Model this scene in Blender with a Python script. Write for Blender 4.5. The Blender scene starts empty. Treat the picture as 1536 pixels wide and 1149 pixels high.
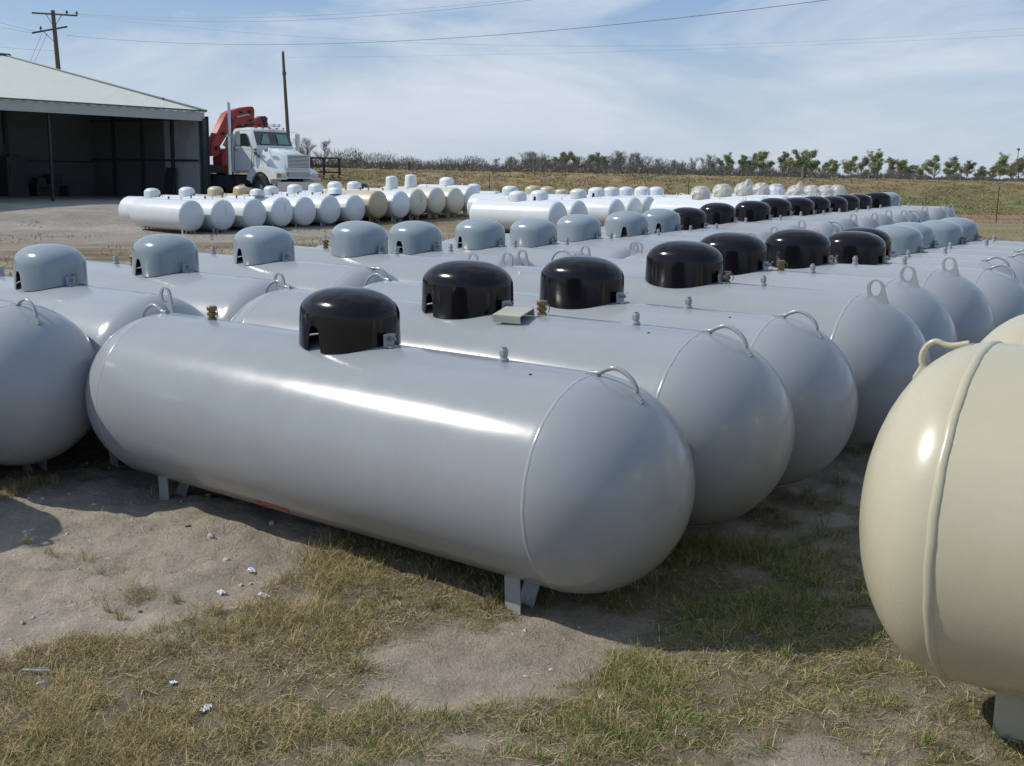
import bpy, math, random
import numpy as np
from mathutils import Vector, Matrix, noise
random.seed(7); rng = np.random.default_rng(11)
PI = math.pi; R_ = math.radians
S = bpy.context.scene; COL = S.collection

# ------------------------------------------------------------------ camera numbers
F, PIT, ROLL, H = 1716.15, 0.1822, 0.0140, 1.978
YAW = -0.661
CY, SY = math.cos(YAW), math.sin(YAW)
def ray(px, py):
    x, y = (px-768)/F, -(py-574.5)/F
    c, s = math.cos(ROLL), math.sin(ROLL)
    X, Y = c*x-s*y, s*x+c*y
    return Vector((X, math.cos(PIT)+Y*math.sin(PIT), -math.sin(PIT)+Y*math.cos(PIT)))
def at(px, py, Y):
    d = ray(px, py); return Vector((0, 0, H)) + d*(Y/d.y)

# ------------------------------------------------------------------ ground height
def sm(a, b, x): t = np.clip((x-a)/(b-a), 0, 1); return t*t*(3-2*t)
def gz(x, y):
    x = np.asarray(x, float); y = np.asarray(y, float)
    base = np.interp(y, [-30, 0, 8, 12, 16, 24, 32, 39, 46, 60], [-.2, 0, .18, .16, .19, .26, .24, .5, .72, .72])
    tx = np.interp(y, [0, 8, 12, 16, 24, 32, 46], [.014, .012, .002, .006, .009, .006, 0])
    z = base + tx*np.clip(x, -9, 9)
    s = sm(-8, -14, x)*sm(32, 40, y); z = z*(1-s)+.72*s
    # right-hand side stays low up to the foot of the bank
    r = sm(2, 10, x)*sm(30, 38, y); z = z*(1-r)+.33*r
    b0 = 55-3*sm(-5, -25, x)
    bank = sm(b0, b0+13, y)
    top = 1.92-.005*np.clip(x, -20, 60)
    z = z*(1-bank)+top*bank
    z = z-sm(130, 400, y)*.5
    return z
def ground_at(px, py, dz=0.):
    d = ray(px, py); lo, hi = .5, 300.
    for _ in range(50):
        m = (lo+hi)/2; P = Vector((0, 0, H))+d*m
        if P.z-float(gz(P.x, P.y))-dz > 0: lo = m
        else: hi = m
    return Vector((0, 0, H))+d*lo

# ------------------------------------------------------------------ object helpers
def tag(o, label=None, cat=None, group=None, kind=None):
    if label: o['label'] = label
    if cat: o['category'] = cat
    if group: o['group'] = group
    if kind: o['kind'] = kind
    return o
def empty(name, loc=(0, 0, 0), rz=0., label=None, cat=None, group=None, rot=None):
    o = bpy.data.objects.new(name, None); COL.objects.link(o); o.location = loc
    o.rotation_euler = rot if rot else (0, 0, rz); o.empty_display_size = .2
    return tag(o, label, cat, group)
class MB:
    def __init__(s): s.v = []; s.f = []
    def add(s, vs, fs, M=None):
        n = len(s.v)
        s.v += [tuple(M @ Vector(v)) if M else tuple(v) for v in vs]
        s.f += [tuple(i+n for i in f) for f in fs]; return s
    def box(s, c, d, M=None, rz=0, ry=0, rx=0):
        x, y, z = d[0]/2, d[1]/2, d[2]/2
        vs = [(a*x, b*y, e*z) for a in (-1, 1) for b in (-1, 1) for e in (-1, 1)]
        T = Matrix.Translation(c) @ Matrix.Rotation(rz, 4, 'Z') @ Matrix.Rotation(ry, 4, 'Y') @ Matrix.Rotation(rx, 4, 'X')
        if M: T = M @ T
        return s.add(vs, [(0, 1, 3, 2), (4, 6, 7, 5), (0, 4, 5, 1), (2, 3, 7, 6), (0, 2, 6, 4), (1, 5, 7, 3)], T)
    def tube(s, pts, r, n=8, cap=True):
        pts = [Vector(p) for p in pts]; rs = r if isinstance(r, (list, tuple)) else [r]*len(pts)
        ref = None; vs = []; fs = []
        for i, p in enumerate(pts):
            t = (pts[min(i+1, len(pts)-1)]-pts[max(i-1, 0)]).normalized()
            if ref is None: ref = t.orthogonal().normalized()
            ref = (ref-t*ref.dot(t)).normalized(); b = t.cross(ref)
            vs += [p+(ref*math.cos(2*PI*k/n)+b*math.sin(2*PI*k/n))*rs[i] for k in range(n)]
        for i in range(len(pts)-1):
            fs += [(i*n+k, i*n+(k+1) % n, (i+1)*n+(k+1) % n, (i+1)*n+k) for k in range(n)]
        if cap: fs += [tuple(range(n))[::-1], tuple((len(pts)-1)*n+k for k in range(n))]
        return s.add(vs, fs)
    def lathe(s, prof, n=24, axis='Z', M=None):
        vs = []; fs = []
        for (r, z) in prof:
            for k in range(n):
                a = 2*PI*k/n
                vs.append((r*math.cos(a), r*math.sin(a), z) if axis == 'Z' else (z, r*math.cos(a), r*math.sin(a)))
        for i in range(len(prof)-1):
            fs += [(i*n+k, i*n+(k+1) % n, (i+1)*n+(k+1) % n, (i+1)*n+k) for k in range(n)]
        fs += [tuple(range(n))[::-1], tuple((len(prof)-1)*n+k for k in range(n))]
        return s.add(vs, fs, M)
    def prism(s, poly, y0, y1, M=None):      # poly in (x,z), thickness along y
        n = len(poly); vs = [(p[0], y0, p[1]) for p in poly]+[(p[0], y1, p[1]) for p in poly]
        fs = [tuple(range(n)), tuple(range(n, 2*n))[::-1]]+[(k, (k+1) % n, n+(k+1) % n, n+k) for k in range(n)]
        return s.add(vs, fs, M)
    def mesh(s, name, m, angle=40, recalc=True, bevel=0):
        me = bpy.data.meshes.new(name); me.from_pydata(s.v, [], s.f); me.materials.append(m)
        if recalc or bevel:
            import bmesh
            bm = bmesh.new(); bm.from_mesh(me)
            if recalc: bmesh.ops.recalc_face_normals(bm, faces=bm.faces)
            if bevel:
                es = [e for e in bm.edges if len(e.link_faces) == 2 and e.calc_face_angle(0) > .6]
                bmesh.ops.bevel(bm, geom=es, offset=bevel, segments=2, affect='EDGES', clamp_overlap=True)
            bm.to_mesh(me); bm.free()
        me.polygons.foreach_set('use_smooth', [True]*len(me.polygons)); me.set_sharp_from_angle(angle=R_(angle))
        return me
    def build(s, name, m, parent=None, **k):
        return link(name, s.mesh(name, m, **k), parent)
def link(name, me, parent=None, M=None):
    o = bpy.data.objects.new(name, me); COL.objects.link(o)
    if parent: o.parent = parent
    if M is not None: o.matrix_local = M
    return o

# ------------------------------------------------------------------ materials
def nodes(name):
    m = bpy.data.materials.new(name); m.use_nodes = True; nt = m.node_tree
    return m, nt, nt.nodes['Principled BSDF']
def N(nt, t, **k):
    n = nt.nodes.new(t)
    for a, b in k.items():
        if a in n.inputs.keys() if isinstance(a, str) else False: n.inputs[a].default_value = b
        else: setattr(n, a, b)
    return n
def mixc(nt, fac, a, b, mode='MIX'):
    n = nt.nodes.new('ShaderNodeMix'); n.data_type = 'RGBA'; n.blend_type = mode
    for sock, v in ((n.inputs[0], fac), (n.inputs[6], a), (n.inputs[7], b)):
        if isinstance(v, (int, float)): sock.default_value = v
        elif isinstance(v, tuple): sock.default_value = v if len(v) == 4 else (*v, 1)
        else: nt.links.new(v, sock)
    return n.outputs[2]
def noi(nt, scale, det=4, rough=.5, coord='Object', vec=None, dist=0):
    n = nt.nodes.new('ShaderNodeTexNoise'); n.inputs['Scale'].default_value = scale; n.inputs['Detail'].default_value = det
    n.inputs['Roughness'].default_value = rough; n.inputs['Distortion'].default_value = dist
    if vec is None:
        tc = nt.nodes.new('ShaderNodeTexCoord'); vec = tc.outputs[coord]
    nt.links.new(vec, n.inputs['Vector']); return n
def ramp(nt, inp, stops):
    r = nt.nodes.new('ShaderNodeValToRGB'); e = r.color_ramp.elements
    while len(e) < len(stops): e.new(.5)
    for k, (p, c) in enumerate(stops): e[k].position = p; e[k].color = (c, c, c, 1) if isinstance(c, (int, float)) else (*c, 1)
    nt.links.new(inp, r.inputs[0]); return r.outputs[0]
def bump(nt, bs, h, strength, dist):
    b = nt.nodes.new('ShaderNodeBump'); b.inputs['Strength'].default_value = strength; b.inputs['Distance'].default_value = dist
    nt.links.new(h, b.inputs['Height']); nt.links.new(b.outputs[0], bs.inputs['Normal'])
def vary(nt, c, amt):
    oi = nt.nodes.new('ShaderNodeObjectInfo'); mr = nt.nodes.new('ShaderNodeMapRange'); mr.inputs['To Min'].default_value = 1-amt; mr.inputs['To Max'].default_value = 1+amt*.6
    nt.links.new(oi.outputs['Random'], mr.inputs['Value']); hs = nt.nodes.new('ShaderNodeHueSaturation'); nt.links.new(mr.outputs[0], hs.inputs['Value']); nt.links.new(c, hs.inputs['Color']); return hs.outputs[0]
def paint(name, col, rough=.3, var=.06, dirt=None, coat=0., metal=0., bmp=0., spec=.5, grime=(.30, .26, .21), gr=.0):
    m, nt, bs = nodes(name)
    n1 = noi(nt, 2.3, 5, .6); n2 = noi(nt, 35, 3, .6)
    lo = tuple(c*(1-var*1.6) for c in col); hi = tuple(min(1, c*(1+var)) for c in col)
    c = mixc(nt, ramp(nt, n1.outputs[0], [(.3, 0.), (.7, 1.)]), lo, hi)
    c = mixc(nt, ramp(nt, n2.outputs[0], [(.35, 0.), (.8, .35)]), c, tuple(x*.9 for x in col))
    if gr:
        n3 = noi(nt, 3.1, 8, .7, dist=.6)
        c = mixc(nt, ramp(nt, n3.outputs[0], [(.5, 0.), (.75, gr)]), c, grime)
    if any(w in name for w in ('hood', 'white', 'aged', 'tan_', 'stone', 'bark')): c = vary(nt, c, .10)
    nt.links.new(c, bs.inputs['Base Color'])
    rr = nt.nodes.new('ShaderNodeMapRange'); rr.inputs['To Min'].default_value = rough*.8; rr.inputs['To Max'].default_value = rough*1.25
    nt.links.new(n1.outputs[0], rr.inputs['Value']); nt.links.new(rr.outputs[0], bs.inputs['Roughness'])
    bs.inputs['Metallic'].default_value = metal; bs.inputs['Coat Weight'].default_value = coat; bs.inputs['Coat Roughness'].default_value = .08
    bs.inputs['Specular IOR Level'].default_value = spec
    if bmp: bump(nt, bs, noi(nt, 90, 2, .5).outputs[0], bmp, .002)
    return m
M = {}
M['grey'] = paint('grey_gloss_paint', (.335, .372, .42), .21, .03, bmp=.05, spec=.5, gr=.12, grime=(.28, .29, .29), coat=.2)
def tank_paint(name, col, rough, R0):
    m = paint(name, col, rough, .035, bmp=.04, spec=.42, gr=.16, grime=(.27, .275, .27), coat=.0); nt = m.node_tree; bs = nt.nodes['Principled BSDF']
    src = bs.inputs['Base Color'].links[0].from_socket
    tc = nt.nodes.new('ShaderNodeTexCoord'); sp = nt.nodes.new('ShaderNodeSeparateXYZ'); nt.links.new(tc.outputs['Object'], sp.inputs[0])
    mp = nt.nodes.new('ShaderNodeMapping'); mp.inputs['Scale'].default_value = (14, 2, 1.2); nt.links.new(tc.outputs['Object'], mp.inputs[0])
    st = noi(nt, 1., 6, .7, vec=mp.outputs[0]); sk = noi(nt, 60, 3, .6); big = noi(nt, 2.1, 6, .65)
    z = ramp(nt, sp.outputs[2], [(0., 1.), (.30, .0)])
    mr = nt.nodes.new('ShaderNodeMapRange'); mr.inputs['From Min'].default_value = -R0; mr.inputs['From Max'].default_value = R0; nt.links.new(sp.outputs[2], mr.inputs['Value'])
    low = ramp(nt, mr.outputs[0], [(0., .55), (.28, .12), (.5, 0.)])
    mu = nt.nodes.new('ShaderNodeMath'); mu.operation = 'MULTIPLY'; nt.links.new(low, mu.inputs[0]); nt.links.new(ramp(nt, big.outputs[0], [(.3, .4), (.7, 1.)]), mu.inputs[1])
    c = mixc(nt, mu.outputs[0], src, (.30, .27, .23))  # brown reflected from the ground, painted into the lower part of the tank
    c = mixc(nt, ramp(nt, st.outputs[0], [(.55, 0.), (.8, .10)]), c, (.45, .44, .42))
    c = mixc(nt, ramp(nt, sk.outputs[0], [(.70, 0.), (.78, .25)]), c, (.24, .23, .22))
    nt.links.new(vary(nt, c, .09), bs.inputs['Base Color'])
    rr = nt.nodes.new('ShaderNodeMath'); rr.operation = 'MULTIPLY_ADD'; nt.links.new(ramp(nt, big.outputs[0], [(.35, 0.), (.75, 1.)]), rr.inputs[0]); rr.inputs[1].default_value = .07; rr.inputs[2].default_value = rough
    nt.links.new(rr.outputs[0], bs.inputs['Roughness']); return m
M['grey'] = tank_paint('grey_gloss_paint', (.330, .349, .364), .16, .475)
M['greydome'] = paint('grey_hood_paint', (.255, .302, .33), .16, .03, coat=.25)
M['white'] = paint('white_gloss_paint', (.70, .73, .74), .24, .03, gr=.15, grime=(.5, .47, .42))
M['cream'] = paint('cream_gloss_paint', (.475, .44, .315), .27, .03, coat=.08, gr=.2, grime=(.42, .38, .26))
M['tan'] = paint('tan_paint', (.50, .43, .29), .35, .05)
M['ivory'] = paint('aged_ivory_paint', (.62, .60, .50), .35, .05, gr=.3, grime=(.42, .36, .26))
M['black'] = paint('black_gloss_plastic', (.008, .007, .009), .13, .2, spec=.32)
M['dkgreen'] = paint('dark_green_plastic', (.03, .04, .035), .3, .1)
M['brass'] = paint('weathered_brass', (.26, .19, .10), .4, .2, metal=.75)
M['steel'] = paint('dull_steel', (.38, .39, .4), .4, .1, metal=.6)
M['darkmetal'] = paint('dark_metal', (.04, .04, .045), .5, .15)
M['plate'] = paint('sun_bleached_plate', (.42, .42, .36), .6, .1, gr=.5, grime=(.2, .19, .15))
M['red'] = paint('crane_red_paint', (.36, .034, .020), .45, .1, gr=.1, grime=(.2, .08, .05))
M['redmark'] = paint('red_marking_paint', (.45, .05, .04), .5, .2, gr=.8, grime=(.42, .41, .40))
M['yellow'] = paint('yellow_decal', (.35, .30, .05), .5, .1)
M['truckwhite'] = paint('truck_white_paint', (.70, .74, .72), .22, .03, coat=.4)
M['chrome'] = paint('chrome', (.55, .56, .57), .22, .08, metal=.9)
M['glass'] = paint('tinted_glass', (.02, .035, .035), .05, .1, coat=.5)
M['reflectgreen'] = paint('green_reflection_paint', (.16, .30, .25), .1, .1)
M['rubber'] = paint('tyre_rubber', (.02, .02, .021), .8, .1)
M['orange'] = paint('amber_lens', (.5, .16, .04), .2, .1)
M['lamp'] = paint('lamp_glass', (.6, .62, .62), .1, .1)
M['roof'] = paint('galvanised_roof', (.62, .62, .53), .5, .05, gr=.35, grime=(.38, .38, .33))
M['trim'] = paint('green_trim', (.03, .09, .075), .4, .1)
M['postdark'] = paint('dark_post_paint', (.018, .02, .02), .6, .1)
M['cornergrey'] = paint('dark_grey_trim', (.045, .06, .06), .5, .1)
M['fascia'] = paint('pale_fascia', (.42, .42, .38), .6, .05, gr=.3)
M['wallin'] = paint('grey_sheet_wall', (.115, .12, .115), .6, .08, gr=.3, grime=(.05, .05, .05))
M['walllit'] = paint('lit_sheet_wall', (.40, .42, .41), .6, .08, gr=.3, grime=(.2, .2, .2))
M['wood'] = paint('weathered_pole_wood', (.15, .115, .085), .85, .2)
M['rust'] = paint('rusty_post', (.12, .07, .05), .8, .2)
M['paper'] = paint('crumpled_paper', (.75, .76, .78), .7, .1)
M['stone'] = paint('pale_limestone', (.50, .46, .40), .9, .12, bmp=.6)
M['dstone'] = paint('dark_debris', (.09, .085, .08), .9, .2)
M['plasticstrip'] = paint('dull_plastic_strip', (.45, .46, .44), .5, .1)
def plastic_wrap():
    m, nt, bs = nodes('clear_plastic_wrap')
    bs.inputs['Base Color'].default_value = (.8, .8, .82, 1); bs.inputs['Roughness'].default_value = .3
    n = noi(nt, 7, 4, .6); tr = nt.nodes.new('ShaderNodeBsdfTransparent'); mx = nt.nodes.new('ShaderNodeMixShader')
    nt.links.new(ramp(nt, n.outputs[0], [(.38, .10), (.66, .62)]), mx.inputs[0])
    nt.links.new(tr.outputs[0], mx.inputs[1]); nt.links.new(bs.outputs[0], mx.inputs[2])
    nt.links.new(mx.outputs[0], nt.nodes['Material Output'].inputs[0]); bump(nt, bs, n.outputs[0], .8, .05); return m
M['wrap'] = plastic_wrap()
def attr_mat(name, rough=.9, detail=(9, 60), amt=.35, bm_=(.4, .02), trans=0.):
    m, nt, bs = nodes(name)
    a = nt.nodes.new('ShaderNodeAttribute'); a.attribute_name = 'Col'
    c = a.outputs['Color']
    for sc in detail:
        nn = noi(nt, sc, 6, .65)
        c = mixc(nt, amt, c, ramp(nt, nn.outputs[0], [(.25, .28), (.75, .78)]), 'OVERLAY')
    nt.links.new(c, bs.inputs['Base Color']); bs.inputs['Roughness'].default_value = rough; bs.inputs['Specular IOR Level'].default_value = .25
    if bm_: bump(nt, bs, nn.outputs[0], *bm_)
    return m, nt, bs, a, c
# ground: sheet colour from an attribute, grit and pebbles from procedural textures
def ground_mat():
    m, nt, bs, a, c = attr_mat('dirt_and_gravel', .95, (1.3, 7, 45), .35, None)
    vo = nt.nodes.new('ShaderNodeTexVoronoi'); vo.inputs['Scale'].default_value = 38
    tc = nt.nodes.new('ShaderNodeTexCoord'); nt.links.new(tc.outputs['Object'], vo.inputs['Vector'])
    peb = ramp(nt, vo.outputs['Distance'], [(.10, 1.), (.22, 0.)])
    sp = noi(nt, 2.2, 4, .6); gate = ramp(nt, sp.outputs[0], [(.45, .0), (.62, .55)])
    mu = nt.nodes.new('ShaderNodeMath'); mu.operation = 'MULTIPLY'; nt.links.new(peb, mu.inputs[0]); nt.links.new(gate, mu.inputs[1])
    mu2 = nt.nodes.new('ShaderNodeMath'); mu2.operation = 'MULTIPLY'; nt.links.new(mu.outputs[0], mu2.inputs[0])
    nt.links.new(a.outputs['Alpha'], mu2.inputs[1])
    c = mixc(nt, mu2.outputs[0], c, (.42, .39, .35)); nt.links.new(c, bs.inputs['Base Color'])
    n1 = noi(nt, 12, 8, .7); n2 = noi(nt, 110, 5, .7)
    ad = nt.nodes.new('ShaderNodeMath'); ad.operation = 'MULTIPLY_ADD'; nt.links.new(n2.outputs[0], ad.inputs[0]); ad.inputs[1].default_value = .35
    nt.links.new(n1.outputs[0], ad.inputs[2])
    ad2 = nt.nodes.new('ShaderNodeMath'); ad2.operation = 'MULTIPLY_ADD'; nt.links.new(mu2.outputs[0], ad2.inputs[0]); ad2.inputs[1].default_value = .4; nt.links.new(ad.outputs[0], ad2.inputs[2])
    bump(nt, bs, ad2.outputs[0], 1., .05)
    return m
M['ground'] = ground_mat()
M['blade'] = attr_mat('grass_blades', .75, (4,), .15, None)[0]
M['leaf'] = attr_mat('tree_foliage', .8, (3,), .2, None)[0]
M['bark'] = paint('bark', (.19, .17, .15), .9, .25)

# ------------------------------------------------------------------ vectorised value noise
def _h(ix, iy, s):
    n = (ix.astype(np.int64)*374761393+iy.astype(np.int64)*668265263+s*1442695041) & 0x7fffffff
    n = ((n ^ (n >> 13))*1274126177) & 0x7fffffff
    return ((n ^ (n >> 16)) & 0xffff)/65535.
def vn(x, y, s=0):
    ix, iy = np.floor(x), np.floor(y); fx, fy = x-ix, y-iy; fx = fx*fx*(3-2*fx); fy = fy*fy*(3-2*fy)
    a = _h(ix, iy, s); b = _h(ix+1, iy, s); c = _h(ix, iy+1, s); d = _h(ix+1, iy+1, s)
    return (a*(1-fx)+b*fx)*(1-fy)+(c*(1-fx)+d*fx)*fy
def fbm(x, y, sc, o=4, s=0):
    x = np.asarray(x, float); y = np.asarray(y, float)
    t = 0; am = .5; w = 0
    for k in range(o): t = t+am*vn(x*sc+13.7*k, y*sc-7.1*k, s+k); w += am; am *= .5; sc *= 2.03
    return t/w

# grass cover of the foreground: patches where grass grows (+) and bare dirt (-)
PATCH = []
def patch(px, py, rx, ry, w):
    c = ground_at(px, py); a = ground_at(px+rx, py); b = ground_at(px, py-ry)
    PATCH.append((c.x, c.y, max(.03, abs(a.x-c.x)), max(.03, abs(b.y-c.y)), w))
for q in [(150, 1080, 260, 110, 1.1), (520, 870, 110, 90, 1.1), (600, 820, 140, 60, 1.), (330, 1000, 170, 60, .7), (480, 1000, 110, 60, .8),
          (120, 905, 70, 30, .8), (230, 885, 90, 16, .55), (690, 880, 90, 60, .8), (1150, 800, 170, 130, .55), (1000, 1030, 220, 70, .95), (1250, 1060, 260, 90, .9),
          (1120, 960, 160, 50, .9), (900, 1110, 220, 60, 1.), (560, 1110, 200, 50, .8), (1330, 900, 120, 90, .7), (950, 870, 150, 60, .6), (640, 850, 60, 30, .7),
          (700, 985, 150, 42, -1.3), (640, 1050, 70, 22, -.8), (840, 930, 70, 40, -1.1), (170, 935, 70, 14, -.8), (270, 975, 60, 22, -.7), (1080, 1105, 60, 16, -.5), (1380, 1050, 60, 25, -.5), (730, 1110, 90, 22, -.7), (400, 850, 60, 60, -.6),
          (200, 820, 230, 60, -1.6), (60, 860, 120, 50, -1.5), (20, 960, 60, 40, -.7), (1280, 690, 40, 20, -.4), (1190, 760, 60, 24, -.4), (340, 750, 160, 60, -.8)]: patch(*q)
def cover(x, y):
    x = np.asarray(x, float); y = np.asarray(y, float); t = np.zeros_like(x)+.03
    for cx, cy, rx, ry, w in PATCH: t = t+w*np.exp(-(((x-cx)/rx)**2+((y-cy)/ry)**2))
    t = t+(fbm(x, y, 3.5, 5, 5)-.5)*2.9
    t = t*(1-sm(7.5, 9, y))+((fbm(x, y, .5, 4, 3)-.42)*1.6)*sm(7.5, 9, y)
    return np.clip(t, 0, 1)

def build_ground():
    def axis(segs):
        out = []
        for a, b, st in segs: out += list(np.arange(a, b, st))
        return out
    xs = axis([(-3.6, 3.2, .035)]); 
    x = 3.2; st = .04
    R = []
    while x < 1800: R.append(x); x += st; st = min(st*1.06, .5) if x < 45 else st*1.15
    x = -3.6; st = .04; L = []
    while x > -1800: x -= st; L.append(x); st = min(st*1.06, .5) if x > -45 else st*1.15
    xs = np.array(L[::-1]+xs+R)
    ys = [-40, -20, -10, -5, -2, 0, 1, 1.5, 2, 2.4]+list(np.arange(2.6, 7.2, .035))
    y = 7.2; st = .05
    while y < 3000: ys.append(y); y += st; st = min(st*1.06, .35) if y < 76 else st*1.15
    ys = np.array(ys)
    X, Y = np.meshgrid(xs, ys); Z = gz(X, Y)
    cov = cover(X, Y)
    near = 1-sm(10, 20, Y)
    Z = Z+near*((fbm(X, Y, 1.1, 3, 21)-.5)*.05+(fbm(X, Y, 5, 5, 31)-.5)*.055+(fbm(X, Y, 14, 3, 41)-.5)*.036+cov*.01)
    Z = Z+(1-near)*(1-sm(50, 55, Y))*(fbm(X, Y, .6, 4, 51)-.5)*.08
    bk = sm(54, 58, Y)*(1-sm(90, 140, Y)); Z = Z+bk*((fbm(X, Y, .8, 4, 61)-.5)*.35)
    # tyre ruts crossing the bare dirt
    rut = np.exp(-((np.sin((X*.35+Y*.94)*16+fbm(X, Y, 2, 3, 9)*5))**2)*3)*np.exp(-((X+1.7)/.8)**2-((Y-5.2)/.35)**2)
    Z = Z-rut*.035
    # colour (albedo)
    def c(t): return np.array(t)[None, None, :]
    n1 = fbm(X, Y, .9, 4, 71)[..., None]; n2 = fbm(X, Y, 5, 4, 72)[..., None]
    sand = c((.46, .385, .30))*(.76+.48*n1); grey = c((.30, .268, .225))
    col = sand*(1-.5*sm(.4, .7, n2))+grey*.5*sm(.4, .7, n2)
    lit = c((.19, .15, .088))*(.6+.8*n2); cv = sm(.05, .8, cov)[..., None]*.8
    col = col*(1-cv)+lit*cv
    # darker damp soil on the right among the tanks
    # yard further back: tan dirt with grey gravel towards the shed
    yd = sm(9, 14, Y)[..., None]; nb = (.55*fbm(X*.35, Y, .7, 5, 81)+.45*fbm(X*.6, Y, 2.1, 4, 82))[..., None]
    yard = c((.37, .31, .24))*(.7+.6*fbm(X, Y, 3.2, 3, 83)[..., None])*(1-sm(.42, .62, nb))+c((.17, .13, .07))*sm(.42, .62, nb)
    gv = (sm(26, 34, Y-X*.25)*sm(-2, -9, X))[..., None]; yard = yard*(1-gv)+c((.32, .29, .25))*(.6+.8*nb)*gv
    gr2 = (sm(-7, 0, X)*sm(22, 30, Y))[..., None]; yard = yard*(1-.6*gr2)+c((.20, .155, .075))*.6*gr2
    col = col*(1-yd)+yard*yd
    rt = (sm(8, 14, X)*sm(32, 35, Y))[..., None]
    strip = np.where((Y > 46)[..., None], c((.27, .165, .105)), c((.235, .205, .105)))
    col = col*(1-rt)+strip*(.8+.4*nb)*rt
    bb = sm(53.5, 56, Y+2*sm(-5, -25, X)+(fbm(X, Y, .5, 3, 12)-.5)*2)[..., None]; nc = fbm(X, Y, .28, 5, 91)[..., None]; nd = fbm(X, Y, 1.6, 4, 92)[..., None]
    gmix = sm(.38, .6, nc)*.55+.45*(sm(5, 25, X)*(1-sm(56, 66, Y)))[..., None]
    bank = (c((.25, .185, .098))*(1-gmix)+c((.145, .15, .055))*gmix)*(.5+1.0*nd)
    col = col*(1-bb)+bank*bb
    far = sm(80, 120, Y)[..., None]; col = col*(1-far)+c((.30, .26, .17))*far
    nr, nc_ = X.shape
    me = bpy.data.meshes.new('ground')
    V = np.stack([X, Y, Z], -1).reshape(-1, 3)
    me.vertices.add(len(V)); me.vertices.foreach_set('co', V.ravel().astype(np.float32))
    i = np.arange(nr*nc_).reshape(nr, nc_)
    q = np.stack([i[:-1, :-1], i[:-1, 1:], i[1:, 1:], i[1:, :-1]], -1).reshape(-1, 4)
    me.loops.add(q.size); me.loops.foreach_set('vertex_index', q.ravel().astype(np.int32))
    me.polygons.add(len(q)); me.polygons.foreach_set('loop_start', np.arange(0, q.size, 4, dtype=np.int32))
    me.polygons.foreach_set('use_smooth', np.ones(len(q), bool))
    me.update(calc_edges=True)
    at_ = me.color_attributes.new('Col', 'FLOAT_COLOR', 'POINT')
    peb = (1-cv[..., 0])*(1-sm(50, 54, Y))
    at_.data.foreach_set('color', np.concatenate([np.clip(col, 0, 1), peb[..., None]], -1).reshape(-1).astype(np.float32))
    me.materials.append(M['ground'])
    tag(link('ground', me), 'bare sandy dirt and gravel yard rising to a grassy bank', kind='structure')
    return xs, ys, Z
GX, GY, GZ = build_ground()
def gsurf(x, y):
    """height of the built ground surface (bilinear)"""
    x = np.asarray(x, float); y = np.asarray(y, float)
    i = np.clip(np.searchsorted(GX, x)-1, 0, len(GX)-2); j = np.clip(np.searchsorted(GY, y)-1, 0, len(GY)-2)
    fx = (x-GX[i])/(GX[i+1]-GX[i]); fy = (y-GY[j])/(GY[j+1]-GY[j])
    return (GZ[j, i]*(1-fx)+GZ[j, i+1]*fx)*(1-fy)+(GZ[j+1, i]*(1-fx)+GZ[j+1, i+1]*fx)*fy

# ------------------------------------------------------------------ grass (uncountable: stuff)
def blades(name, x, y, L, w, lean, colr, label, curl=.5, lift=0.):
    n = len(x); z = gsurf(x, y)-.004+lift; az = rng.uniform(0, 2*PI, n); la = rng.uniform(0, 2*PI, n)
    sx, sy = np.cos(az)*w/2, np.sin(az)*w/2
    dx, dy = np.cos(la)*np.sin(lean), np.sin(la)*np.sin(lean); dz = np.cos(lean)
    l2 = np.clip(lean*(1+curl)+.25, 0, 1.75)
    ex, ey, ez = np.cos(la)*np.sin(l2), np.sin(la)*np.sin(l2), np.cos(l2)
    P = np.zeros((n, 5, 3))
    mx, my, mz = x+dx*L*.55, y+dy*L*.55, z+dz*L*.55
    P[:, 0] = np.stack([x-sx, y-sy, z], -1); P[:, 1] = np.stack([x+sx, y+sy, z], -1)
    P[:, 2] = np.stack([mx+sx*.8, my+sy*.8, mz], -1); P[:, 3] = np.stack([mx-sx*.8, my-sy*.8, mz], -1)
    tz = np.maximum(mz+ez*L*.45, z+.006)
    P[:, 4] = np.stack([mx+ex*L*.45, my+ey*L*.45, tz], -1)
    me = bpy.data.meshes.new(name); me.vertices.add(n*5); me.vertices.foreach_set('co', P.ravel().astype(np.float32))
    b = np.arange(n)*5
    idx = np.stack([b, b+1, b+2, b+3, b+3, b+2, b+4], -1).ravel()
    me.loops.add(len(idx)); me.loops.foreach_set('vertex_index', idx.astype(np.int32))
    st = np.stack([np.arange(n)*7, np.arange(n)*7+4], -1).ravel()
    me.polygons.add(2*n); me.polygons.foreach_set('loop_start', st.astype(np.int32)); me.update(calc_edges=True)
    c = np.repeat(np.concatenate([colr, np.ones((n, 1))], -1), 5, 0)
    a = me.color_attributes.new('Col', 'FLOAT_COLOR', 'POINT'); a.data.foreach_set('color', c.ravel().astype(np.float32))
    me.materials.append(M['blade']); return tag(link(name, me), label, kind='stuff')
def gcol(n, straw, green, fg, bright=1.):
    t = (rng.random(n) < fg).astype(float)[:, None]; v = rng.uniform(.6, 1.35, (n, 1))*bright
    return np.clip((np.array(straw)*(1-t)+np.array(green)*t)*v, 0, 1)
def scatter(n, x0, x1, y0, y1, pw=1.3):
    x = rng.uniform(x0, x1, n); y = y0+(y1-y0)*rng.random(n)**pw
    k = rng.random(n) < np.maximum(cover(x, y), .012)**1.1
    # clump
    k &= fbm(x, y, 16, 3, 77) > .40
    return x[k], y[k]
x, y = scatter(900000, -4.3, 4.3, 2.75, 8.5, 1.45); n = len(x)
tuft = fbm(x, y, 2.2, 3, 88)
tall = np.clip((tuft-.45)*5, 0, 1)
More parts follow.
